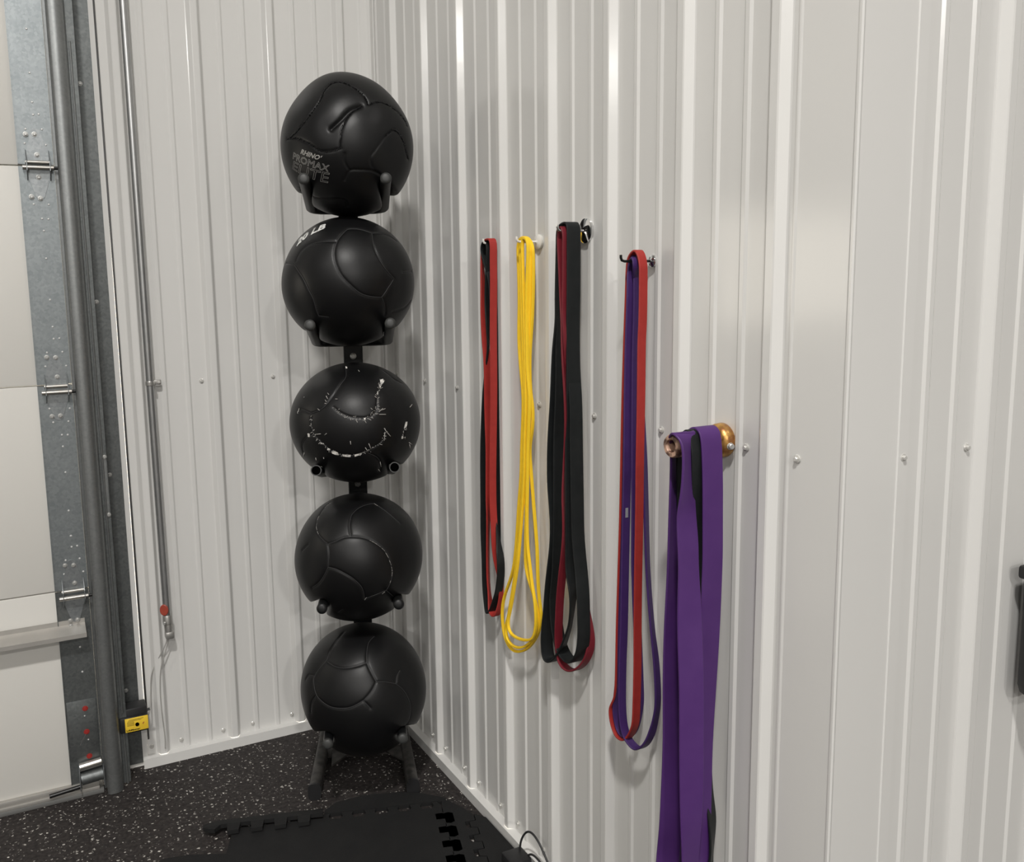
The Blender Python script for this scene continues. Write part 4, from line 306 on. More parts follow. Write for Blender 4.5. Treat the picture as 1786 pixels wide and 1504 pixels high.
for y in (-.146,-.374,-.600,-.827,-1.053,-1.284,-1.513,-1.744): screw(wallB, (0,y,ZS), (-1,0,0))
screw(wallB, (-.0045,-1.8635,ZS), (-1,0,0))
for y in (-.137,-.238,-.366,-.464,-.598,-.693,-.827,-.926,-1.059,-1.157,-1.283,-1.387,-1.513,-1.615,-1.744): screw(wallB, (0,y,.06), (-1,0,0))
for x in (.127,): screw(wallC, (x,-YM-.0045,ZS+.004), (0,-1,0))
for x in (.289,.521,.75): screw(wallC, (x,-YM,ZS+.004), (0,-1,0))
# corner trims
def strip(name, pts2, z0, z1, m, th=None):
    """open polyline of plan points extruded upward"""
    n = len(pts2); v = [(x,y,z0) for x,y in pts2]+[(x,y,z1) for x,y in pts2]
    o = newobj(name, v, [(i,i+1,n+i+1,n+i) for i in range(n-1)], m); return structure(o)
strip('trim_1', [(-.0005,-1.838),(-.0055,-1.8385),(-.0055,-1.842),(-.0042,-1.846),(-.0042,-1.868),(-.0042,-1.9478),(-.0052,-1.951),(-.0052,-1.9548),(-.002,-1.9562),(.002,-1.9552),(.1135,-1.9552),(.115,-1.9572),(.137,-1.9572),(.138,-1.9515)], .004, CEIL, M['trim'])
strip('trim_2', [(-.036,-.0005),(-.0355,-.004),(-.031,-.004),(-.012,-.004),(-.004,-.012),(-.004,-.030),(-.004,-.036),(-.0005,-.0365)], ZB, CEIL, M['trim'])
# base trims: ledge the panels stand on, and a low upright face
def base(name, pts, m):
    """pts: (plan point on wall, plan point at ledge front)"""
    v = []; f = []
    for (a, b) in pts:
        v += [(a[0],a[1],ZB+.003),(a[0],a[1],ZB),(b[0],b[1],ZB-.003),(b[0],b[1],0)]
    for i in range(len(pts)-1):
        for k in range(3): f.append((i*4+k,(i+1)*4+k,(i+1)*4+k+1,i*4+k+1))
    o = newobj(name, v, f, m); structure(o)
    s = o.modifiers.new('solid','SOLIDIFY'); s.thickness = .0008; return o
base('baseboard_left', [((-.861,0),(-.861,-.024)),((0,0),(-.024,-.024))], M['trim'])
base('baseboard_right', [((0,0),(-.024,-.024)),((0,-1.90),(-.024,-1.90))], M['trim'])
base('baseboard_side', [((.04,-YM),(.04,-YM-.024)),((4.5,-YM),(4.5,-YM-.024))], M['trim'])
# floor, ceiling and the rest of the hall behind the camera
X0, X1, Y0 = -11.5, 4.5, -14.0
o = MB().box((X0,Y0,-.05),(X1,.3,0)).obj('floor', M['floor']); structure(o)
o = MB().box((X0,Y0,CEIL),(X1,.3,CEIL+.1)).obj('ceiling', M['ceiling']); structure(o)
o = MB().box((X0,Y0-.1,0),(X1,Y0,CEIL)).obj('wall_back', M['room']); structure(o)
o = MB().box((X0-.1,Y0,0),(X0,.3,CEIL)).obj('wall_far_left', M['room']); structure(o)
o = MB().box((X1,Y0,0),(X1+.1,-YM,CEIL)).obj('wall_far_right', M['room']); structure(o)
mb = MB(); mb.box((-4.15,0,3.12),(-.845,.1,CEIL)); mb.box((X0,0,0),(-4.15,.1,CEIL))
structure(mb.obj('wall_front', M['wall']))
# ceiling lamps (fixture bodies; each houses its light from the top of the script)
for i, (lx, ly, lz, pw) in enumerate(LAMPS):
    e = tag(empty('high_bay_lamp', (lx,ly,lz)), 'white round ceiling lamp, %s, out of view above' % ['nearest the ball rack','over the garage door side','second from the rack along the right','second from the rack on the left','at the far end on the right','at the far end on the left','farthest to the left','farthest to the right'][i], 'lamp')
    b = MB(); b.lathe([(.15,.02),(.2,.022),(.2,.06),(.14,.085),(.12,.15),(.05,.16)], (0,0,0), (0,0,1), 32); b.obj('housing', M['hook_white'], e, deg=35)
    MB().tube([(0,0,.15),(0,0,CEIL-lz)], .006, 8).obj('hanger', M['hook_white'], e)

# ---------------------------------------------------------------- garage door
YD = -.09; DX0 = -4.1; SH = .6085; Z0D = .04
door = empty('door_1', (-2.5,YD,0)); structure(door, 'white sectional garage door with galvanised end stiles', 'door')
def rel(o, par):            # keep world coordinates when parented to an empty
    o.location = Vector(o.location) - par.location; return o
def part(mb, name, m, par, deg=35, top=None, mats=None):
    o = mb.obj(name, m, par, deg=deg); root = top or par
    base_ = Vector((0,0,0)); p = par
    while p: base_ += p.location; p = p.parent
    o.data.transform(Matrix.Translation(-base_)); return o
secs = []
for k in range(5):
    z0 = Z0D+k*SH; z1 = z0+SH-.003
    mb = MB()
    if k == 2:                                   # window section: rails and stiles around two long panes
        wz0, wz1 = z0+.06, z1-.06
        mb.box((DX0,YD,z0),(-1.38,YD+.045,wz0)); mb.box((DX0,YD,wz1),(-1.38,YD+.045,z1))
        for a_, b_ in ((DX0,-3.75),(-2.75,-2.5)): mb.box((a_,YD,wz0),(b_,YD+.045,wz1))
        mb.bev_box((-1.38,YD,z0),(-.992,YD+.045,z1), .003)
        for a_, b_ in ((-3.75,-2.75),(-2.5,-1.38)):
            fr = MB()
            fr.box((a_-.02,YD-.006,wz0-.02),(b_+.02,YD+.002,wz0+.012)); fr.box((a_-.02,YD-.006,wz1-.012),(b_+.02,YD+.002,wz1+.02))
            fr.box((a_-.02,YD-.006,wz0),(a_+.012,YD+.002,wz1)); fr.box((b_-.012,YD-.006,wz0),(b_+.02,YD+.002,wz1))
            part(fr, 'window_frame', M['trim'], door)
            gl = MB().box((a_,YD+.02,wz0),(b_,YD+.023,wz1)); part(gl, 'window_pane', M['glass'], door)
    else: mb.bev_box((DX0,YD,z0),(-.992,YD+.045,z1), .003)
    s = part(mb, 'door_section', M['door'], door); secs.append(s)
    # pressed horizontal grooves of the skin
    mb = MB(); mb.box((-1.078,YD-.0065,z0+.002),(-.987,YD+.03,z1-.001))
    mb.box((-1.078,YD-.0085,z0+.002),(-1.0755,YD-.002,z1-.001))
    part(mb, 'end_stile', M['galv'] if k else M['galv_dark'], door)
YS = YD-.0065
RIVET = None
def disc_mesh(name, prof, n, m):
    b = MB(); b.lathe(prof, (0,0,0), (0,-1,0), n); me = bpy.data.meshes.new(name); me.from_pydata(b.v, [], b.f); me.materials.append(m); return me
RV = disc_mesh('rivet', [(.0030,0),(.0029,.0009),(.0016,.0021)], 8, M['rivet'])
BT = disc_mesh('bolt', [(.0068,0),(.0068,.0012),(.0044,.0014),(.0044,.0045),(.0036,.0052)], 12, M['bolt'])
RB_ = disc_mesh('red_bolt', [(.0085,0),(.0085,.0015),(.0058,.0017),(.0058,.0055),(.003,.0058)], 12, M['red_paint'])
def put(me, name, par, p):
    o = bpy.data.objects.new(name, me); COL.objects.link(o); o.parent = par; o.location = Vector(p)-par.location; return o
for x, z in RIV['riv']: put(RV, 'rivet', door, (x,YS,z))
for x, z in RIV['hol']: put(RV, 'rivet', door, (x,YS-.0015,z))
for x, z in RIV['bol']: put(BT, 'bolt', door, (x,YS-.0025,z))
for x, z in RIV['red']: put(RB_, 'bolt', door, (x,YS-.0018,z))
def hinge(zj, up, ang=0):
    hx0, hx1 = -1.056, -1.0
    h = empty('hinge'); h.parent = door; h.location = Vector((-1.03,YS,zj))-door.location
    def leaf(sgn, ln, tip):
        L = []
        w = (hx1-hx0)/2; cx = (hx0+hx1)/2
        L = [(cx-w,0),(cx+w,0),(cx+w,.032)]
        for a in range(0,181,20): L.append((cx+tip*math.cos(math.radians(a)), ln-tip+tip*math.sin(math.radians(a))))
        L.append((cx-w,.032))
        mt = Matrix(((1,0,0,0),(0,0,1,YS-.0022),(0,sgn,0,zj),(0,0,0,1)))
        return MB().prism(L, 0, .002, mt)
    hb = Vector((-1.03,YS,zj))
    def p2(mb, name, m):
        o = mb.obj(name, m, h, deg=35); o.data.transform(Matrix.Translation(-hb)); return o
    p2(leaf(1, .098, .013), 'hinge_leaf', M['hinge']); p2(leaf(-1, .092, .013), 'hinge_leaf', M['hinge'])
    mb = MB()                                       # side ears
    for x in (hx0-.002, hx1):
        mb.prism([(0,-.042),(0,.04),(.008,.034),(.03,.008),(.03,-.018),(.008,-.04)], x, x+.002, Matrix(((0,0,1,0),(-1,0,0,YS-.001),(0,1,0,zj),(0,0,0,1))))
    p2(mb, 'hinge_ear', M['hinge'])
    p2(MB().tube([(hx0-.004,YS-.010,zj+.006),(hx1+.003,YS-.010,zj+.006)], .0052, 14), 'hinge_barrel', M['hinge_barrel'])
    p2(MB().tube([(hx0-.012,YS-.024,zj-.010),(hx1+.010,YS-.024,zj-.010)], .0065, 14), 'roller_sleeve', M['hinge_barrel'])
    p2(MB().tube([(hx1+.008,YS-.024,zj-.010),(-.945,YS-.024,zj-.010)], .0046, 12), 'roller_shaft', M['hook_dark'])
for zj in (1.866, 1.247, .642): hinge(zj, 1)
# bottom fixture, corner bracket and astragal
mb = MB(); mb.bev_box((-1.074,YS-.003,.115),(-.992,YS,.305), .0008); part(mb, 'bottom_bracket', M['galv_dark'], door)
mb = MB(); mb.tube([(-1.052,YS-.010,.098),(-.99,YS-.010,.104)], .013, 16); part(mb, 'bracket_roll', M['hinge_barrel'], door)
mb = MB(); mb.tube([(-1.050,YS-.014,.062),(-.988,YS-.014,.066)], .019, 16); part(mb, 'bracket_sleeve', M['galv_dark'], door)
mb = MB(); mb.bev_box((-1.055,YS-.030,.03),(-1.052,YS,.10), .001); mb.bev_box((-.988,YS-.030,.035),(-.985,YS,.09), .001); part(mb, 'bracket_ear', M['hinge'], door)
mb = MB(); mb.tube([(-1.14,YS-.016,.032),(-1.05,YS-.016,.04)], .0062, 12); part(mb, 'bottom_pin', M['hook_dark'], door)
mb = MB(); mb.bev_box((DX0,YS-.006,.024),(-1.0,YD+.045,.042), .002); part(mb, 'bottom_rail', M['rail'], door)
mb = MB(); mb.bev_box((DX0,YS-.010,.014),(-1.0,YD+.045,.0255), .002); part(mb, 'seal_retainer', M['rail'], door)
mb = MB(); mb.bev_box((DX0,YS-.012,.0),(-.988,YD+.045,.0145), .003); part(mb, 'weather_seal', M['astragal'], door)
mb = MB(); mb.tube([(-1.045,YS-.002,.165),(-1.0245,YS-.002,.2)], .0016, 6); part(mb, 'cable_end', M['chrome'], door)
# horizontal strut
mb = MB()
pr = [(0,.558),(-.0015,.558),(-.0015,.5445),(-.052,.5285),(-.052,.516),(-.0505,.516),(-.0505,.5275),(0,.5425)]
xs = (DX0,-1.004)
v = [(x,YS+a,z) for x in xs for a,z in pr]; n = len(pr)
mb.add(v, [tuple(range(n)), tuple(range(2*n-1,n-1,-1))]+[(i,(i+1)%n,n+(i+1)%n,n+i) for i in range(n)])
part(mb, 'strut', M['rail'], door, 20)
put(BT, 'bolt', door, (-1.043,YS-.006,.542)); 

# vertical door track
tr = tag(empty('door_track', (-.957,-.12,0)), 'rounded galvanised vertical garage door track with mounting angle beside the door', 'track')
out = []
pl = [(-.986,-.086),(-.986,-.0845),(-.940,-.0845)]
for a in range(90,-91,-15): pl.append((-.9565+.0245*math.cos(math.radians(a)), -.1095-.0255*math.sin(math.radians(-a)) if False else -.1095+.0255*math.sin(math.radians(a))))
pl += [(-.972,-.1345),(-.9775,-.1300),(-.9800,-.1235)]
inner = [(-.9785,-.1235),(-.9762,-.1290),(-.9715,-.1330)]
for a in range(-90,91,15): inner.append((-.9565+.0228*math.cos(math.radians(a)), -.1095+.0238*math.sin(math.radians(a))))
inner += [(-.986,-.086)]
mb = MB(); mb.prism(pl+inner[:-1], .002, 3.1); part(mb, 'rail', M['galv_track'], tr, 40)
mb = MB(); mb.box((-.912,-.100,.012),(-.9095,-.002,3.1)); mb.box((-.937,-.101,.012),(-.9095,-.099,3.1)); part(mb, 'angle_web', M['galv_dark'], tr)
mb = MB(); mb.box((-.9115,-.0042,.014),(-.861,-.0018,3.1)); part(mb, 'angle_flange', M['galv_dark'], tr)
for z in (2.11,1.487,.963,.267): put(BT, 'bolt', tr, (-.897,-.0045,z))
mb = MB(); mb.box((-.921,-.103,.86),(-.9115,-.099,1.036)); part(mb, 'track_clip', M['galv_track'], tr)
for z in (.862,1.036): put(BT, 'bolt', tr, (-.916,-.103,z))
mb = MB(); mb.tube([(-.9235,-.104,2.2),(-.9205,-.104,.24)], .0028, 8); mb.tube([(-.9215,-.104,.2),(-.919,-.104,.01)], .003, 8)
part(mb, 'edge_bead', M['galv_track'], tr)
# jamb plate and white J trim next to it
mb = MB(); mb.box((-.99,.002,0),(-.848,.05,3.15)); structure(mb.obj('trim_3', M['trim']))
mb = MB(); mb.box((-.861,-.006,.02),(-.846,.002,3.15)); structure(mb.obj('trim_4', M['trim']))
mb = MB(); mb.tube([(-.8455,-.0065,2.9),(-.8425,-.0065,1.2),(-.8405,-.0065,.09)], .0026, 8)
tag(mb.obj('signal_cable', M['wire_dark'], smooth=True), 'thin dark cable running straight down the white trim beside the door track', 'cable')
# photo-eye sensor on its bracket
se = tag(empty('safety_sensor', (-.885,-.09,.2)), 'black door safety sensor with yellow warning label on the track foot', 'sensor')
mb = MB(); mb.bev_box((-.932,-.100,.166),(-.848,-.045,.246), .004); part(mb, 'bracket', M['black_plastic'], se)
mb = MB(); mb.bev_box((-.930,-.112,.176),(-.848,-.098,.224), .003); part(mb, 'body', M['black_plastic'], se)
mb = MB(); mb.bev_box((-.916,-.1145,.178),(-.8485,-.1115,.2215), .001); part(mb, 'label', M['yellow_plastic'], se)
mb = MB(); mb.lathe([(.0058,0),(.0058,.002),(.004,.0024)], (-.881,-.1145,.199), (0,-1,0), 18); part(mb, 'lens', M['bore'], se)
mb = MB(); mb.add([(-.862,-.1151,.203),(-.866,-.1151,.199),(-.864,-.1151,.195),(-.8625,-.1151,.199),(-.8595,-.1151,.201)], [(0,1,2,3,4)]); part(mb, 'indicator', M['orange'], se)
mb = MB()
for i, (x0,x1) in enumerate(((-.905,-.862),(-.908,-.868),(-.91,-.89),(-.91,-.889),(-.91,-.889),(-.91,-.889))):
    z = .2165-i*.0036; mb.box((x0,-.1149,z-.0005),(x1,-.1144,z+.0005))
part(mb, 'fine_print', M['hook_dark'], se)['kind'] = 'stuff'
mb = MB(); mb.tube([(-.848,-.08,.222),(-.838,-.08,.225)], .004, 8); part(mb, 'wing_stud', M['black_plastic'], se)
def text_mesh(s, size, shear=0, outline=False, offset=0, res=3):
    c = bpy.data.curves.new('lettering', 'FONT'); c.body = s; c.size = size; c.shear = shear; c.resolution_u = res
    c.fill_mode = 'NONE' if outline else 'FRONT'
    c.offset = offset
    o = bpy.data.objects.new('lettering', c); COL.objects.link(o)
    dg = bpy.context.evaluated_depsgraph_get(); me = bpy.data.meshes.new_from_object(o.evaluated_get(dg))
    bpy.data.objects.remove(o); v = [tuple(p.co) for p in me.vertices]
    f = [tuple(p.vertices) for p in me.polygons]; e = [tuple(x.vertices) for x in me.edges]
    return v, f, e
v, f, e = text_mesh('LiftMaster', .01, 0, False, .0003)
mx = max(a[0] for a in v)
o = newobj('lettering', [(-.913+a[0]/mx*.040, -.1149, .1815+a[1]*.75) for a in v], f, M['hook_dark'], se); o.data.transform(Matrix.Translation(-se.location))
# conduit on the rib, its strap and end fitting
cn = tag(empty('conduit', (-.762,-.033,.55)), 'thin galvanised conduit pipe running down the ribbed wall with an end fitting', 'pipe')
mb = MB(); mb.tube([(-.771,-.036,3.6),(-.766,-.036,1.24),(-.762,-.036,.50)], .0115, 20, False); part(mb, 'pipe', M['conduit'], cn, 60)
mb = MB(); mb.lathe([(.0125,0),(.0135,.002),(.0135,.012),(.0125,.014)], (-.766,-.036,1.231), (0,0,1), 20); mb.bev_box((-.754,-.024,1.231),(-.731,-.018,1.246), .001)
mb.bev_box((-.756,-.045,1.2315),(-.752,-.02,1.2455), .001); part(mb, 'strap', M['fitting'], cn)
screw(cn, Vector((-.738,-.024,1.2385))-cn.location, (0,-1,0), .7)
mb = MB(); mb.lathe([(.0125,0),(.0145,.002),(.0145,.026),(.0125,.03)], (-.7615,-.036,.472), (0,0,1), 20); part(mb, 'connector', M['fitting'], cn)
mb = MB(); mb.lathe([(.009,0),(.012,.004),(.0125,.024),(.0115,.03)], (-.7605,-.036,.444), (0,0,1), 18)
mb.bev_box((-.772,-.050,.424),(-.745,-.022,.449), .006); part(mb, 'clamp_body', M['fitting'], cn)
mb = MB(); mb.lathe([(.005,0),(.005,.006),(.0038,.007)], (-.772,-.050,.482), (-.4,-1,0), 6); part(mb, 'set_screw', M['bolt'], cn)
mb = MB(); mb.lathe([(.0135,0),(.0135,.004),(.012,.0055)], (-.7695,-.0425,.522), (-.55,-1,0), 20); a = part(mb, 'orange_cap', M['orange'], cn); a['label'] = 'orange cap'
for v_ in a.data.vertices: v_.co.z = (v_.co.z-(-.028))*1.35+(-.028)
def wirething(pts, rad, m, label, name='wire'):
    mb = MB(); mb.tube(catmull(pts, 6), rad, 8); o = mb.obj(name, m, smooth=True); return tag(o, label, 'wire')
wirething([(-.764,-.040,.430),(-.776,-.028,.395),(-.799,-.014,.348),(-.818,-.010,.304),(-.824,-.008,.247),(-.826,-.010,.222),(-.832,-.03,.20),(-.842,-.06,.195),(-.850,-.07,.20)], .0018, M['wire'], 'thin grey wire bowing from the conduit end to the yellow sensor')
wirething([(-.760,-.040,.430),(-.772,-.030,.385),(-.789,-.022,.328),(-.796,-.020,.263),(-.796,-.019,.184),(-.792,-.020,.095),(-.794,-.026,.055)], .0018, M['wire'], 'thin grey wire dropping from the conduit end to the floor')

# ---------------------------------------------------------------- ball rack
F2 = Vector((-.345,-.939,0)).normalized(); L2 = Vector((-F2.y, F2.x, 0))     # forward and sideways of the rack
BC = Vector((-.274,-.4885,0))
def rk(fw, la, z): return BC + F2*fw + L2*la + Vector((0,0,z))
RM = Matrix(((L2.x,F2.x,0,BC.x),(L2.y,F2.y,0,BC.y),(0,0,1,0),(0,0,0,1)))       # local (lat, fwd, z) -> world
rack = tag(empty('ball_rack', rk(-.215,0,0)), 'tall black steel medicine ball rack with five cradles in the corner', 'rack')
mb = MB(); mb.bev_box((-.029,-.238,.05),(.029,-.196,1.80), .003, RM); part(mb, 'post', M['black_steel'], rack)
CZ = [1.790,1.420,1.036,.654,.262]
PR = .0142
PRONGS = []
CDROP = [.047,.066,.078,.070,.060]
for i, z in enumerate(CZ):
    dz = CDROP[i]; cr = empty('cradle'); cr.parent = rack; cp = rk(-.18,0,z-dz); cr.location = cp-rack.location
    A = [(.185,-.104,z),(.0,-.105,z-dz*.52),(-.135,-.106,z-dz*.92)]
    pts = [rk(*A[0]), rk(*A[1]), rk(*A[2])]
    for a in (20,45,70,90):                        # rounded corner into the cross bar
        t = math.radians(a); pts.append(rk(-.135-.04*math.sin(t), -.106+.04*(1-math.cos(t)), z-dz*.92-dz*.08*math.sin(t)))
    pts += [rk(-.175,0,z-dz)]
    mir = [rk((p-BC).dot(F2), -((p-BC).dot(L2)), p.z) for p in reversed(pts[:-1])]
    full = pts+mir
    mb = MB(); mb.tube(full, PR, 16); o = mb.obj('cradle_bar', M['black_steel'], cr, deg=50); o.data.transform(Matrix.Translation(-cp))
    PRONGS.append([(full[k],full[k+1]) for k in range(len(full)-1)])
    for e_ in (full[0], full[-1]):
        d = (full[0]-full[1]).normalized()
        if i in (2,):
            mb = MB(); mb.lathe([(PR+.0002,-.001),(PR+.0002,.0012),(PR-.0022,.0012)], e_, d, 20); o = mb.obj('tube_rim', M['cap'], cr, deg=40); o.data.transform(Matrix.Translation(-cp))
            mb = MB(); mb.lathe([(PR-.0024,-.004),(PR-.0024,.0016)], e_, d, 18); nm, mm = 'tube_bore', M['bore']
        else:
            mb = MB(); mb.lathe([(PR+.0006,-.003),(PR+.0006,.004),(PR-.002,.0075),(PR-.007,.009)], e_, d, 18); nm, mm = 'end_cap', (M['cap'] if i != 3 else M['black_steel'])
        o = mb.obj(nm, mm, cr, deg=40); o.data.transform(Matrix.Translation(-cp))
    mb = MB(); mb.bev_box((-.027,-.196,z-dz-.068),(.027,-.1885,z-dz+.013), .001, RM); o = mb.obj('mount_plate', M['black_steel'], cr); o.data.transform(Matrix.Translation(-cp))
    mb = MB(); mb.lathe([(.0098,0),(.0098,.0015),(.0078,.002),(.0078,.006),(.006,.0075)], rk(-.1885,0,z-dz-.045), F2, 6 if i == 2 else 14); o = mb.obj('mount_bolt', M['bolt'] if i != 2 else M['worn_bolt'], cr); o.data.transform(Matrix.Translation(-cp))
for sgn, (fr, lf, rr, lr) in ((-1,(.235,-.158,-.115,-.138)),(1,(.250,.135,-.12,.118))):
    a = rk(fr-.215,lf,.026); b = rk(rr-.215,lr,.026); d = (a-b).normalized(); s = Vector((-d.y,d.x,0))
    prof = []
    for k in range(24):
        t = 2*math.pi*k/24; ct, st = math.cos(t), math.sin(t)
        prof.append((.0185*math.copysign(abs(ct)**.6,ct), .0255*math.copysign(abs(st)**.6,st)))
    v = [p + s*x + Vector((0,0,z)) for p in (b,a) for x,z in prof]; n = 24
    mb = MB(); mb.add(v, [tuple(range(n-1,-1,-1)), tuple(range(n,2*n))]+[(k,(k+1)%n,n+(k+1)%n,n+k) for k in range(n)]); part(mb, 'foot', M['foot'], rack, 40)
    v = [p + s*x*1.06 + Vector((0,0,max(z*1.02,-.0258))) for p in (a-d*.006,a+d*.004) for x,z in prof]
    mb = MB(); mb.add(v, [tuple(range(n-1,-1,-1)), tuple(range(n,2*n))]+[(k,(k+1)%n,n+(k+1)%n,n+k) for k in range(n)]); part(mb, 'foot_cap', M['black_plastic'], rack, 40)
mb = MB(); mb.bev_box((-.13,-.240,.012),(.115,-.194,.05), .003, RM)
for sg in (-1,1): mb.prism([(sg*.112,-.2),(sg*.112,-.10),(sg*.03,-.2)], .035, .041, RM)
part(mb, 'base_crossbar', M['foot'], rack)

# ---------------------------------------------------------------- medicine balls
bm = bmesh.new(); bmesh.ops.create_icosphere(bm, subdivisions=7, radius=1)
SPH = np.array([v.co[:] for v in bm.verts]); SPF = [tuple(v.index for v in f.verts) for f in bm.faces]; bm.free()
def arc(poly, step=.006):
    pts = catmull(poly, 8); out = []
    for a, b in zip(pts, pts[1:]):
        n = max(1, int(np.linalg.norm(b-a)/step))
        out += [a+(b-a)*k/n for k in range(n)]
    out.append(pts[-1]); out = np.array(out); return out/np.linalg.norm(out,axis=1)[:,None]
from mathutils.kdtree import KDTree
def surf(dirs, B, off=0.0):
    """unit-sphere direction(s) -> world point(s) on the ball"""
    d = np.atleast_2d(np.array(dirs,float)); d = d/np.linalg.norm(d,axis=1)[:,None]
    s = np.array([B['rx'],B['rx'],B['rz']])
    p = d*s; nrm = d/s; nrm /= np.linalg.norm(nrm,axis=1)[:,None]
    if 'kd' in B:                                   # true radius of the finished, dented ball in that direction
        pd = p/np.linalg.norm(p,axis=1)[:,None]
        rr = np.array([np.mean([B['rl'][h[1]] for h in B['kd'].find_n(Vector(x),4)]) for x in pd])
        p = pd*rr[:,None]
    return p + nrm*off, nrm
def make_ball(i, label):
    B = BALLS[i]; c = np.array(B['c']); s = np.array([B['rx'],B['rx'],B['rz']])
    disp = np.zeros(len(SPH))
    D = .0026
    for sm in B['seams']:
        P = arc(sm)
        for a0 in range(0,len(P),40):
            seg = P[a0:a0+40]; mid = seg.mean(0); mid /= np.linalg.norm(mid)
            rad = np.max(np.linalg.norm(seg-mid,axis=1))+.06
            idx = np.where(np.linalg.norm(SPH-mid,axis=1) < rad)[0]
            if len(idx) == 0: continue
            dm = np.min(np.linalg.norm(SPH[idx][:,None,:]-seg[None,:,:],axis=2),axis=1)*.185
            g = -D*np.exp(-(dm/.0024)**2) - .0005*np.exp(-(dm/.009)**2)
            disp[idx] = np.minimum(disp[idx], g)
    rng = np.random.RandomState(i+3)
    low = np.zeros(len(SPH))
    for k in range(7):
        ax = rng.normal(size=3); ax /= np.linalg.norm(ax); low += np.sin(SPH@ax*rng.uniform(2.5,5)+rng.uniform(0,6))*.0007
    if i == 0:                                   # deep crease and pushed-in side of the top ball
        P = arc(BALLS[0]['seams'][0]); dm = np.min(np.linalg.norm(SPH[:,None,:]-P[None,::4,:],axis=2),axis=1)*.185
        low += -.007*np.exp(-(dm/.006)**2)*1.0 - .004*np.exp(-(dm/.03)**2)
        top = np.array([-.25,.0,.97]); top /= np.linalg.norm(top); low += .008*np.exp(-(np.linalg.norm(SPH-top,axis=1)/.45)**2)
        for q, am in (((-.75,-.2,.62),-.006),((.72,-.25,.62),-.007)):
            q = np.array(q)/np.linalg.norm(q); low += am*np.exp(-(np.linalg.norm(SPH-q,axis=1)/.4)**2)
    pos = SPH*s; nr = SPH/s; nr /= np.linalg.norm(nr,axis=1)[:,None]
    pos = pos + nr*(disp+low)[:,None]
    # the soft ball sags over the cradle tube: clip each radius where it meets the tube (and the post)
    rlen = np.linalg.norm(pos,axis=1); dirs = pos/rlen[:,None]; lim = rlen.copy()
    R = PR+.0024
    cand = np.where(dirs[:,2] < .15)[0]
    segs = [(np.array(a[:])-c, np.array(b[:])-c) for a,b in PRONGS[i]]
    for t in np.linspace(.095,.2,43):
        q = dirs[cand]*t
        dmin = np.full(len(cand), 9.)
        for a, b in segs:
            ab = b-a; h = np.clip(((q-a)@ab)/(ab@ab),0,1); dmin = np.minimum(dmin, np.linalg.norm(q-a-h[:,None]*ab,axis=1))
        hit = dmin < R; ii = cand[hit]; lim[ii] = np.minimum(lim[ii], t-.0012)
    # upper cradle's plate and post stay outside the ball radius; smooth the dents a little
    f = np.array(SPF); e = np.vstack([f[:,[0,1]],f[:,[1,2]],f[:,[2,0]]])
    drop = rlen-lim; cnt = np.bincount(e.ravel(), minlength=len(SPH))
    for it in range(7):
        acc = np.bincount(e[:,0], weights=drop[e[:,1]], minlength=len(SPH))+np.bincount(e[:,1], weights=drop[e[:,0]], minlength=len(SPH))
        drop = np.maximum(rlen-lim, acc/cnt*.93)
    pos = dirs*(rlen-drop)[:,None]
    kd = KDTree(len(dirs))
    for k_, q_ in enumerate(dirs): kd.insert(q_, k_)
    kd.balance(); B['kd'] = kd; B['rl'] = rlen-drop
    me = bpy.data.meshes.new('medicine_ball'); me.from_pydata(pos.tolist(), [], SPF); me.materials.append(M['leather'])
    me.polygons.foreach_set('use_smooth', [True]*len(me.polygons))
    o = link('medicine_ball', me, None, B['c']); tag(o, label, 'ball', 'black medicine balls on the rack')
    # stitched thread lying in the seams
    mb = MB()
    for sm in B['seams']:
        P = arc(sm, .012); p, nn = surf(P, B, .0004)
        if i == 0: continue
        mb.tube([Vector(x) for x in p], .0009, 5, False)
    if mb.v: mb.obj('seam_thread', M['seam'], o, smooth=True)
    return o
bl = ['worn black medicine ball with silver lettering, topmost on the rack',
      'black medicine ball with white weight marking, second from the top of the rack',
      'badly torn black medicine ball showing white stuffing, middle of the rack',
      'black medicine ball with pale frayed seam, second from the bottom of the rack',
      'smooth clean black medicine ball, lowest on the rack near the floor']
balls = [make_ball(i, bl[i]) for i in range(5)]
def on_ball(i, polys, off, name, m, th=.0012):
    mb = MB()
    for poly in polys:
        p, n = surf(poly, BALLS[i], off); p0, _ = surf(poly, BALLS[i], off-th); k = len(p)
        mb.add(list(p0)+list(p), [tuple(range(k)), tuple(range(2*k-1,k-1,-1))]+[(a,(a+1)%k,k+(a+1)%k,k+a) for a in range(k)])
    return mb.obj(name, m, balls[i])
for pt in PATCH: on_ball(2, [pt], .0006, 'stuffing', M['white_fluff'], .006)['label'] = 'white stuffing showing at a torn seam'
mb = MB()
for a, b in HAIR:
    p, n = surf([a,b], BALLS[2], 0); n = n[0]
    mb.tube([Vector(p[0]), Vector((p[0]+p[1])/2+n*.0025), Vector(p[1]+n*.0045)], .0010, 5)
for k in (1,2,3,7):                                  # short loose stitches along the torn seams
    P = arc(BALLS[2]['seams'][k], .03)
    for q, q2 in zip(P, P[1:]):
        t = q2-q; t /= np.linalg.norm(t)+1e-9; sd = np.cross(q,t)*random.uniform(-1,1)+t*random.uniform(-.6,.9)
        a = q+t*random.uniform(0,.02); b = a+sd*random.uniform(.02,.05)
        p, n = surf([a,b], BALLS[2], 0); mb.tube([Vector(p[0]-n[0]*.002), Vector(p[1]+n[1]*random.uniform(.0005,.004))], .00075, 5)
o = mb.obj('frayed_thread', M['fray'], balls[2], smooth=True); o['kind'] = 'stuff'
mb = MB()
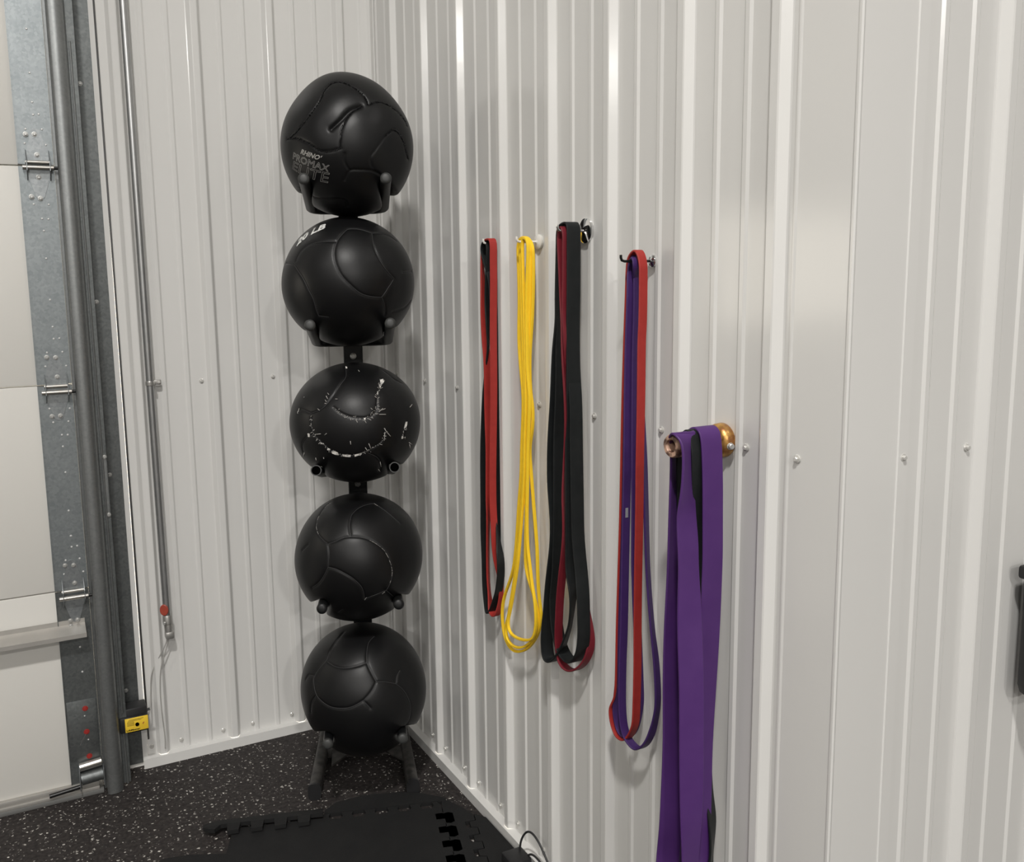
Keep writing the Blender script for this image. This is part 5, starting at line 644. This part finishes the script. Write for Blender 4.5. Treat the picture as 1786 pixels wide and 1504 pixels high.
for L in THREAD4:
    P = arc(L, .02); p, n = surf(P, BALLS[3], .0006)
    for k in range(0,len(p)-1):
        if random.random() < .75: mb.tube([Vector(p[k]), Vector(p[k]+(p[k+1]-p[k])*random.uniform(.5,1))], .0009, 5)
o = mb.obj('frayed_thread', M['print_grey'], balls[3], smooth=True); o['kind'] = 'stuff'; o['label'] = 'pale frayed thread'
mb = MB()                                                 # frayed black edges of the top ball
for sm in (1,2,3,4,5,9):
    P = arc(BALLS[0]['seams'][sm], .05)
    for q, q2 in zip(P, P[1:]):
        for _ in range(2):
            t = q2-q; sd = np.cross(q,t)*random.uniform(-1,1); a = q+t*random.random(); b = a+sd*.5
            p, n = surf([a,b], BALLS[0], 0); mb.tube([Vector(p[0]-n[0]*.002), Vector(p[1]+n[1]*random.uniform(.001,.005))], .0010, 5)
o = mb.obj('frayed_edge', M['leather'], balls[0], smooth=True); o['kind'] = 'stuff'
def letter(i, corners, s, outline, m, shear=0, bold=0, off=.0012, width=.0011, name='lettering'):
    bl_, br, tl, trr = [np.array(c) for c in corners]
    v, f, e = text_mesh(s, 1, shear, outline, bold, 2)
    xs = [a[0] for a in v]; ys = [a[1] for a in v]; x0, x1, y0, y1 = min(xs), max(xs), min(ys), max(ys)
    def mp(a):
        u = (a[0]-x0)/(x1-x0); w_ = (a[1]-y0)/(y1-y0)
        return (bl_*(1-u)+br*u)*(1-w_)+(tl*(1-u)+trr*u)*w_
    p, n = surf([mp(a) for a in v], BALLS[i], off)
    mb = MB()
    if not outline:
        p0, _ = surf([mp(a) for a in v], BALLS[i], off-.001)
        mb.add(p, f); mb.add(p0, f)
    else:
        for a, b in e:
            t = p[b]-p[a]; ln = np.linalg.norm(t)
            if ln < 1e-6: continue
            t = t/ln; sd = np.cross(n[a], t)*width/2; q = t*width*.4
            mb.add([p[a]-sd-q,p[b]-sd+q,p[b]+sd+q,p[a]+sd-q], [(0,1,2,3)])
    o = newobj(name, mb.v, mb.f, m, balls[i]); return o
letter(0, LET1['RHINO'], "RHINO'", False, M['print_grey'], .25, .02)
letter(0, LET1['PROMAX'], 'PROMAX', True, M['print_dim'], .15, .02)
letter(0, LET1['ELITE'], 'ELITE', True, M['print_dim'], .15, .02)
letter(1, LET2, '20 LB', False, M['print_white'], .3, .03)

# ---------------------------------------------------------------- hooks on the wall
HG = 'band hooks on the white wall'
def hook(y, z, ln, rs, disc, mdisc, mhook, label, up=.012):
    e = tag(empty('wall_hook', (0,y,z)), label, 'hook', HG)
    mb = MB(); mb.lathe([(disc*.92,.0002),(disc,.002),(disc,.007),(disc*.8,.0095),(disc*.3,.011),(rs*1.6,.012)], (0,0,0), (-1,0,0), 28); mb.obj('magnet_base', mdisc, e, deg=40)
    pts = [(-.008,0,0),(-ln*.5,0,0),(-ln+.008,0,0),(-ln+.002,0,.002),(-ln,0,.007),(-ln,0,up)]
    mb = MB(); mb.tube(pts, rs, 12); mb.obj('hook_arm', mhook, e, deg=50)
    return e
def apex(k): 
    return max(BANDS[k]['p'], key=lambda q: q[2])
def yz(k, off): a = apex(k); return a[1], a[2]-off
y, z = yz('black1', .0058); hook(y-.003, z, .049, .0028, .0105, M['hook_white'], M['hook_white'], 'small white hook holding the thin red and black bands nearest the corner')
y, z = yz('yel3', .0072); hook(y+.008, z, .064, .0030, .0175, M['hook_white'], M['hook_white'], 'white round-based hook holding the yellow bands')
y, z = yz('red3', .0065); hook(y+.0, z, .076, .0034, .0265, M['chrome'], M['chrome'], 'chrome round-based hook holding the thick black bands')
y, z = yz('pur4b', .006); hook(y+.006, z, .080, .0026, .012, M['chrome'], M['hook_dark'], 'thin dark hook holding the narrow red and purple bands')
PEGY, PEGZ, PEGR = -1.687, 1.2315, .021
pg = tag(empty('band_peg', (0,PEGY,PEGZ)), 'mottled brown tube peg on a bolted flange holding the wide purple bands', 'peg')
mb = MB()
prof = [(.030,.0003),(.0315,.003),(.0305,.014),(.027,.021),(PEGR,.024)]
mb.lathe(prof, (0,0,0), (-1,0,0), 28); mb.obj('flange', M['peg'], pg, deg=40)
mb = MB(); n = 28
rings = [(PEGR,.02),(PEGR,.117),(PEGR-.002,.120),(PEGR-.0085,.120),(PEGR-.010,.117),(PEGR-.010,.06)]
v = []
for r, h in rings: v += [(-h, r*math.cos(2*math.pi*k/n)*(1+.03*math.sin(5*2*math.pi*k/n)), r*math.sin(2*math.pi*k/n)) for k in range(n)]
f = [(a*n+k, a*n+(k+1)%n, (a+1)*n+(k+1)%n, (a+1)*n+k) for a in range(len(rings)-1) for k in range(n)]+[tuple(5*n+k for k in range(n))]
mb.add(v, f); mb.obj('peg_tube', M['peg_end'], pg, deg=40)
mb = MB(); mb.lathe([(.0065,0),(.0065,.002),(.0052,.0022),(.0052,.007),(.004,.008)], (-.012,-.0295,-.006), (-.3,-1,0), 12); mb.obj('flange_bolt', M['bolt'], pg)

# ---------------------------------------------------------------- resistance bands
def band(key, m, label, t=.0045, group=None, name='resistance_band'):
    W = BANDS[key]['w']; P = np.array(BANDS[key]['p'])
    Q = np.array(catmull(P, 5, True)); n = len(Q)
    # relax kinks a little
    for _ in range(3): Q = Q*.5+(np.roll(Q,1,0)+np.roll(Q,-1,0))*.25
    pos = Q[:,:3]; wd = np.zeros((n,3)); wd[:,:2] = Q[:,3:5]
    T = np.roll(pos,-1,0)-np.roll(pos,1,0); T /= np.linalg.norm(T,axis=1)[:,None]
    wd -= T*np.sum(wd*T,axis=1)[:,None]; wd /= np.linalg.norm(wd,axis=1)[:,None]
    N = np.cross(T,wd)
    c = min(t*.3,.0012); a, b = W/2, t/2
    cs = [(-a,-b+c),(-a+c,-b),(a-c,-b),(a,-b+c),(a,b-c),(a-c,b),(-a+c,b),(-a,b-c)]
    v = [pos[i]+wd[i]*x+N[i]*y for i in range(n) for x,y in cs]
    # keep clear of the wall sheet
    v = [(min(p[0],-.0012),p[1],p[2]) for p in v]
    f = [(i*8+k, i*8+(k+1)%8, ((i+1)%n)*8+(k+1)%8, ((i+1)%n)*8+k) for i in range(n) for k in range(8)]
    o = newobj(name, v, f, m); fix_normals(o); autosmooth(o, 40)
    ap = Vector(pos[int(np.argmax(pos[:,2]))]); o.data.transform(Matrix.Translation(-ap)); o.location = ap
    return tag(o, label, 'band', group or 'resistance bands hanging on the wall')
band('red1', M['red'], 'narrow red loop band on the first hook from the corner')
band('black1', M['black_rubber'], 'narrow black loop band on the first hook from the corner')
band('yel1', M['yellow'], 'thin yellow loop band hanging closest to the wall with the lowest loop', .0062)
band('yel2', M['yellow'], 'thin yellow loop band in the middle of the yellow bunch', .0062)
band('yel3', M['yellow'], 'thin yellow loop band with the highest loop of the yellow bunch', .0062)
band('blk3a', M['black_rubber'], 'wide black loop band, left of the two on the chrome hook')
band('blk3b', M['black_rubber'], 'wide black loop band, right of the two on the chrome hook')
band('red3', M['maroon'], 'dark red loop band nested inside the wide black bands')
band('red4', M['red'], 'bright red loop band on the thin dark hook')
b4 = band('pur4a', M['navy'], 'narrow dark violet loop band nested inside the bright red band')
b5 = band('pur4b', M['navy'], 'narrow dark violet loop band swinging out right of the bright red band')
tg_ = MB().bev_box((-.0535,-1.4700,1.0455),(-.0470,-1.4685,1.0655), .0004).obj('size_tag', M['tag'], b5); tg_.data.transform(Matrix.Translation(-b5.location)); tg_['label'] = 'small pale tag'
band('pur5a', M['purple'], 'wide purple loop band nearest the wall on the brown peg')
band('pur5b', M['purple'], 'wide purple loop band at the outer end of the brown peg')
band('blk5', M['black_rubber'], 'black loop band between the two wide purple bands')

# ---------------------------------------------------------------- foam floor mats
TH = .0125
E1 = Vector((.957,-.29,0)).normalized(); E2 = Vector((E1.y,-E1.x,0))   # along the back edge to the right; toward the room
MO = Vector((-.112,-.655,0))
def jig(a, b, tooth, depth, start, width, side=1):
    """edge from a to b with puzzle teeth bulging to the left (side=1) or right"""
    a = Vector(a); b = Vector(b); L = (b-a).length; d = (b-a)/L; nrm = Vector((-d.y,d.x))*side
    pts = [a]; s = start
    while s+width < L:
        for (ds, dn) in ((0,0),(-.004,depth*.55),(.002,depth),(width-.002,depth),(width+.004,depth*.55),(width,0)):
            pts.append(a+d*(s+ds)+nrm*dn)
        s += tooth
    return pts
def mat_poly(edges):
    P = []
    for e in edges: P += e
    return P
def loc2w(poly, org=MO): return [(org.x+E1.x*p[0]+E2.x*p[1], org.y+E1.y*p[0]+E2.y*p[1]) for p in poly]
def foam(name, poly, z0, z1, label, cat, tilt=None):
    mb = MB(); mb.prism(poly, z0, z1); o = mb.obj(name, M['foam'])
    if tilt: tilt(o)
    cx = sum(p[0] for p in poly)/len(poly); cy = sum(p[1] for p in poly)/len(poly)
    o.data.transform(Matrix.Translation((-cx,-cy,0))); o.location = (cx,cy,0)
    return tag(o, label, cat, 'charcoal foam mats on the floor')
V = Vector
# main square: u to the right, v toward the room
main = [V((-.59,.02)),V((-.34,.02))]+jig((-.34,.0),(-.01,.0),.066,.030,.02,.032,1)[0:] + [V((-.01,0))] + jig((-.0,.02),(0,.6),.066,.028,.03+.02-.006,.046,-1) + [V((0,.6)),V((-.6,.6)),V((-.6,.13))]
foam('foam_mat', loc2w(main), 0, TH, 'large square charcoal foam puzzle mat in front of the rack', 'mat')
left = [V((-1.22,.30)),V((-.82,.165)),V((-.76,.125)),V((-.70,.12)),V((-.60,.135)),V((-.602,.6)),V((-1.22,.6))]
foam('foam_mat', loc2w(left), 0, TH, 'charcoal foam puzzle mat at the lower left edge of the picture', 'mat')
# loose border strip resting on the back edge of the square
sp = [V((-.655,.035)),V((-.672,.025)),V((-.672,.008)),V((-.650,-.018)),V((-.615,-.028)),V((-.34,-.030)),V((-.34,.018))]
teeth = []
for u in (-.375,-.44,-.505,-.57):
    teeth += [V((u,.018)),V((u-.003,.052)),V((u-.034,.054)),V((u-.037,.018))]
sp += teeth+[V((-.625,.020)),V((-.64,.040))]
def tilt_strip(o):
    for v in o.data.vertices:
        k = min(max((v.co.y+.40)/-.15,0),1)
        q = Vector((v.co.x-MO.x, v.co.y-MO.y, 0)); vv = q.dot(E2); v.co.z += max(0, min(.0155, (vv+.03)*.35))
foam('mat_border', loc2w(sp), .0005, TH, 'loose foam border strip with square teeth lying on the back edge of the mat', 'mat border', tilt_strip)
sq = [V((-.335,-.020)),V((-.30,-.055)),V((-.22,-.076)),V((-.115,-.074)),V((-.05,-.055)),V((.02,-.015)),V((.02,-.003)),V((-.006,-.003))]
foam('mat_border', loc2w(sq+[V((-.335,-.003))]), 0, TH, 'flat foam border strip behind the mat near the rack feet', 'mat border')
# right border: toothed on the mat side, notched outside, running up to the wall base
rb = [V((.006,-.003)),V((.024,-.002)),V((.06,.045))]
rb_w = loc2w(rb)
inner = []
s = .6
edge = [V((.002,.02))]+jig((0.0024,.02),(.0024,.6),.066,.0,.03,.034,-1)
notch = [V((.0025,.595))]
ys = [.03+.02+k*.066 for k in range(8)]
tooth_edge = []
for y0 in reversed(ys):
    if y0+.034 > .59: continue
    tooth_edge += [V((.0025,y0+.040)),V((-.022,y0+.040)),V((-.022,y0+.012)),V((.0025,y0+.010))]
def clipx(pl): return [(min(x,-.027),y) for x,y in pl]
outer = []
for k in range(7):
    y0 = .085+k*.066
    outer += [V((.085+.0*k,y0)),V((.085,y0+.028)),V((.055,y0+.030)),V((.055,y0+.060))]
right = rb+outer+[V((.085,.595)),V((.0025,.595))]+tooth_edge+[V((.0025,.03))]
foam('mat_border', clipx(loc2w(right)), 0, TH, 'foam border strip with square gaps beside the right wall base', 'mat border')
o2 = [(-.030,-.80),(-.030,-1.25)]
pl2 = []
for k in range(7):
    y0 = .085+k*.066
    pl2 += [V((.0875,y0-.003)),V((.0875,y0+.031)),V((.068,y0+.034)),V((.068,y0+.058))]
o2 = loc2w(pl2+[V((.0875,.60))])+[(-.030,-1.27),(-.030,-.79)]
foam('foam_mat', o2, .0, TH, 'narrow foam mat strip pressed against the base of the right wall', 'mat')

# ---------------------------------------------------------------- black adapter and lead by the wall
ad = tag(empty('power_adapter', (-.06,-1.05,TH)), 'black power adapter with looped lead on the mat at the right wall', 'adapter')
mb = MB(); mb.bev_box((-.105,-1.075,TH+.001),(-.045,-1.015,.062), .006); part(mb, 'plug_body', M['black_plastic'], ad)
mb = MB(); mb.bev_box((-.115,-1.20,TH+.001),(-.045,-1.085,.048), .008); part(mb, 'adapter_body', M['black_plastic'], ad)
mb = MB(); mb.tube(catmull([(-.06,-1.035,.03),(-.055,-1.032,.08),(-.045,-1.04,.110),(-.04,-1.062,.122),(-.036,-1.09,.112),(-.034,-1.12,.088),(-.034,-1.15,.062),(-.036,-1.19,.04),(-.04,-1.25,.03)], 6), .0028, 10)
mb.tube(catmull([(-.055,-1.05,.05),(-.045,-1.07,.068),(-.040,-1.10,.066),(-.038,-1.13,.05),(-.04,-1.17,.03),(-.045,-1.25,.018)], 6), .0028, 10)
part(mb, 'lead', M['black_plastic'], ad, 60)
# unidentified dark shape at the picture's right edge, built as a wall box
bx = tag(empty('dark_object', (.55,-YM-.05,.89)), 'unidentified black object on the side wall at the right picture edge', 'object')
mb = MB(); mb.bev_box((.425,-YM-.075,.765),(.70,-YM-.019,1.0), .025); part(mb, 'body', M['black_plastic'], bx)
mb = MB(); mb.bev_box((.4225,-YM-.078,.985),(.705,-YM-.018,1.01), .006); part(mb, 'rim', M['black_plastic'], bx)
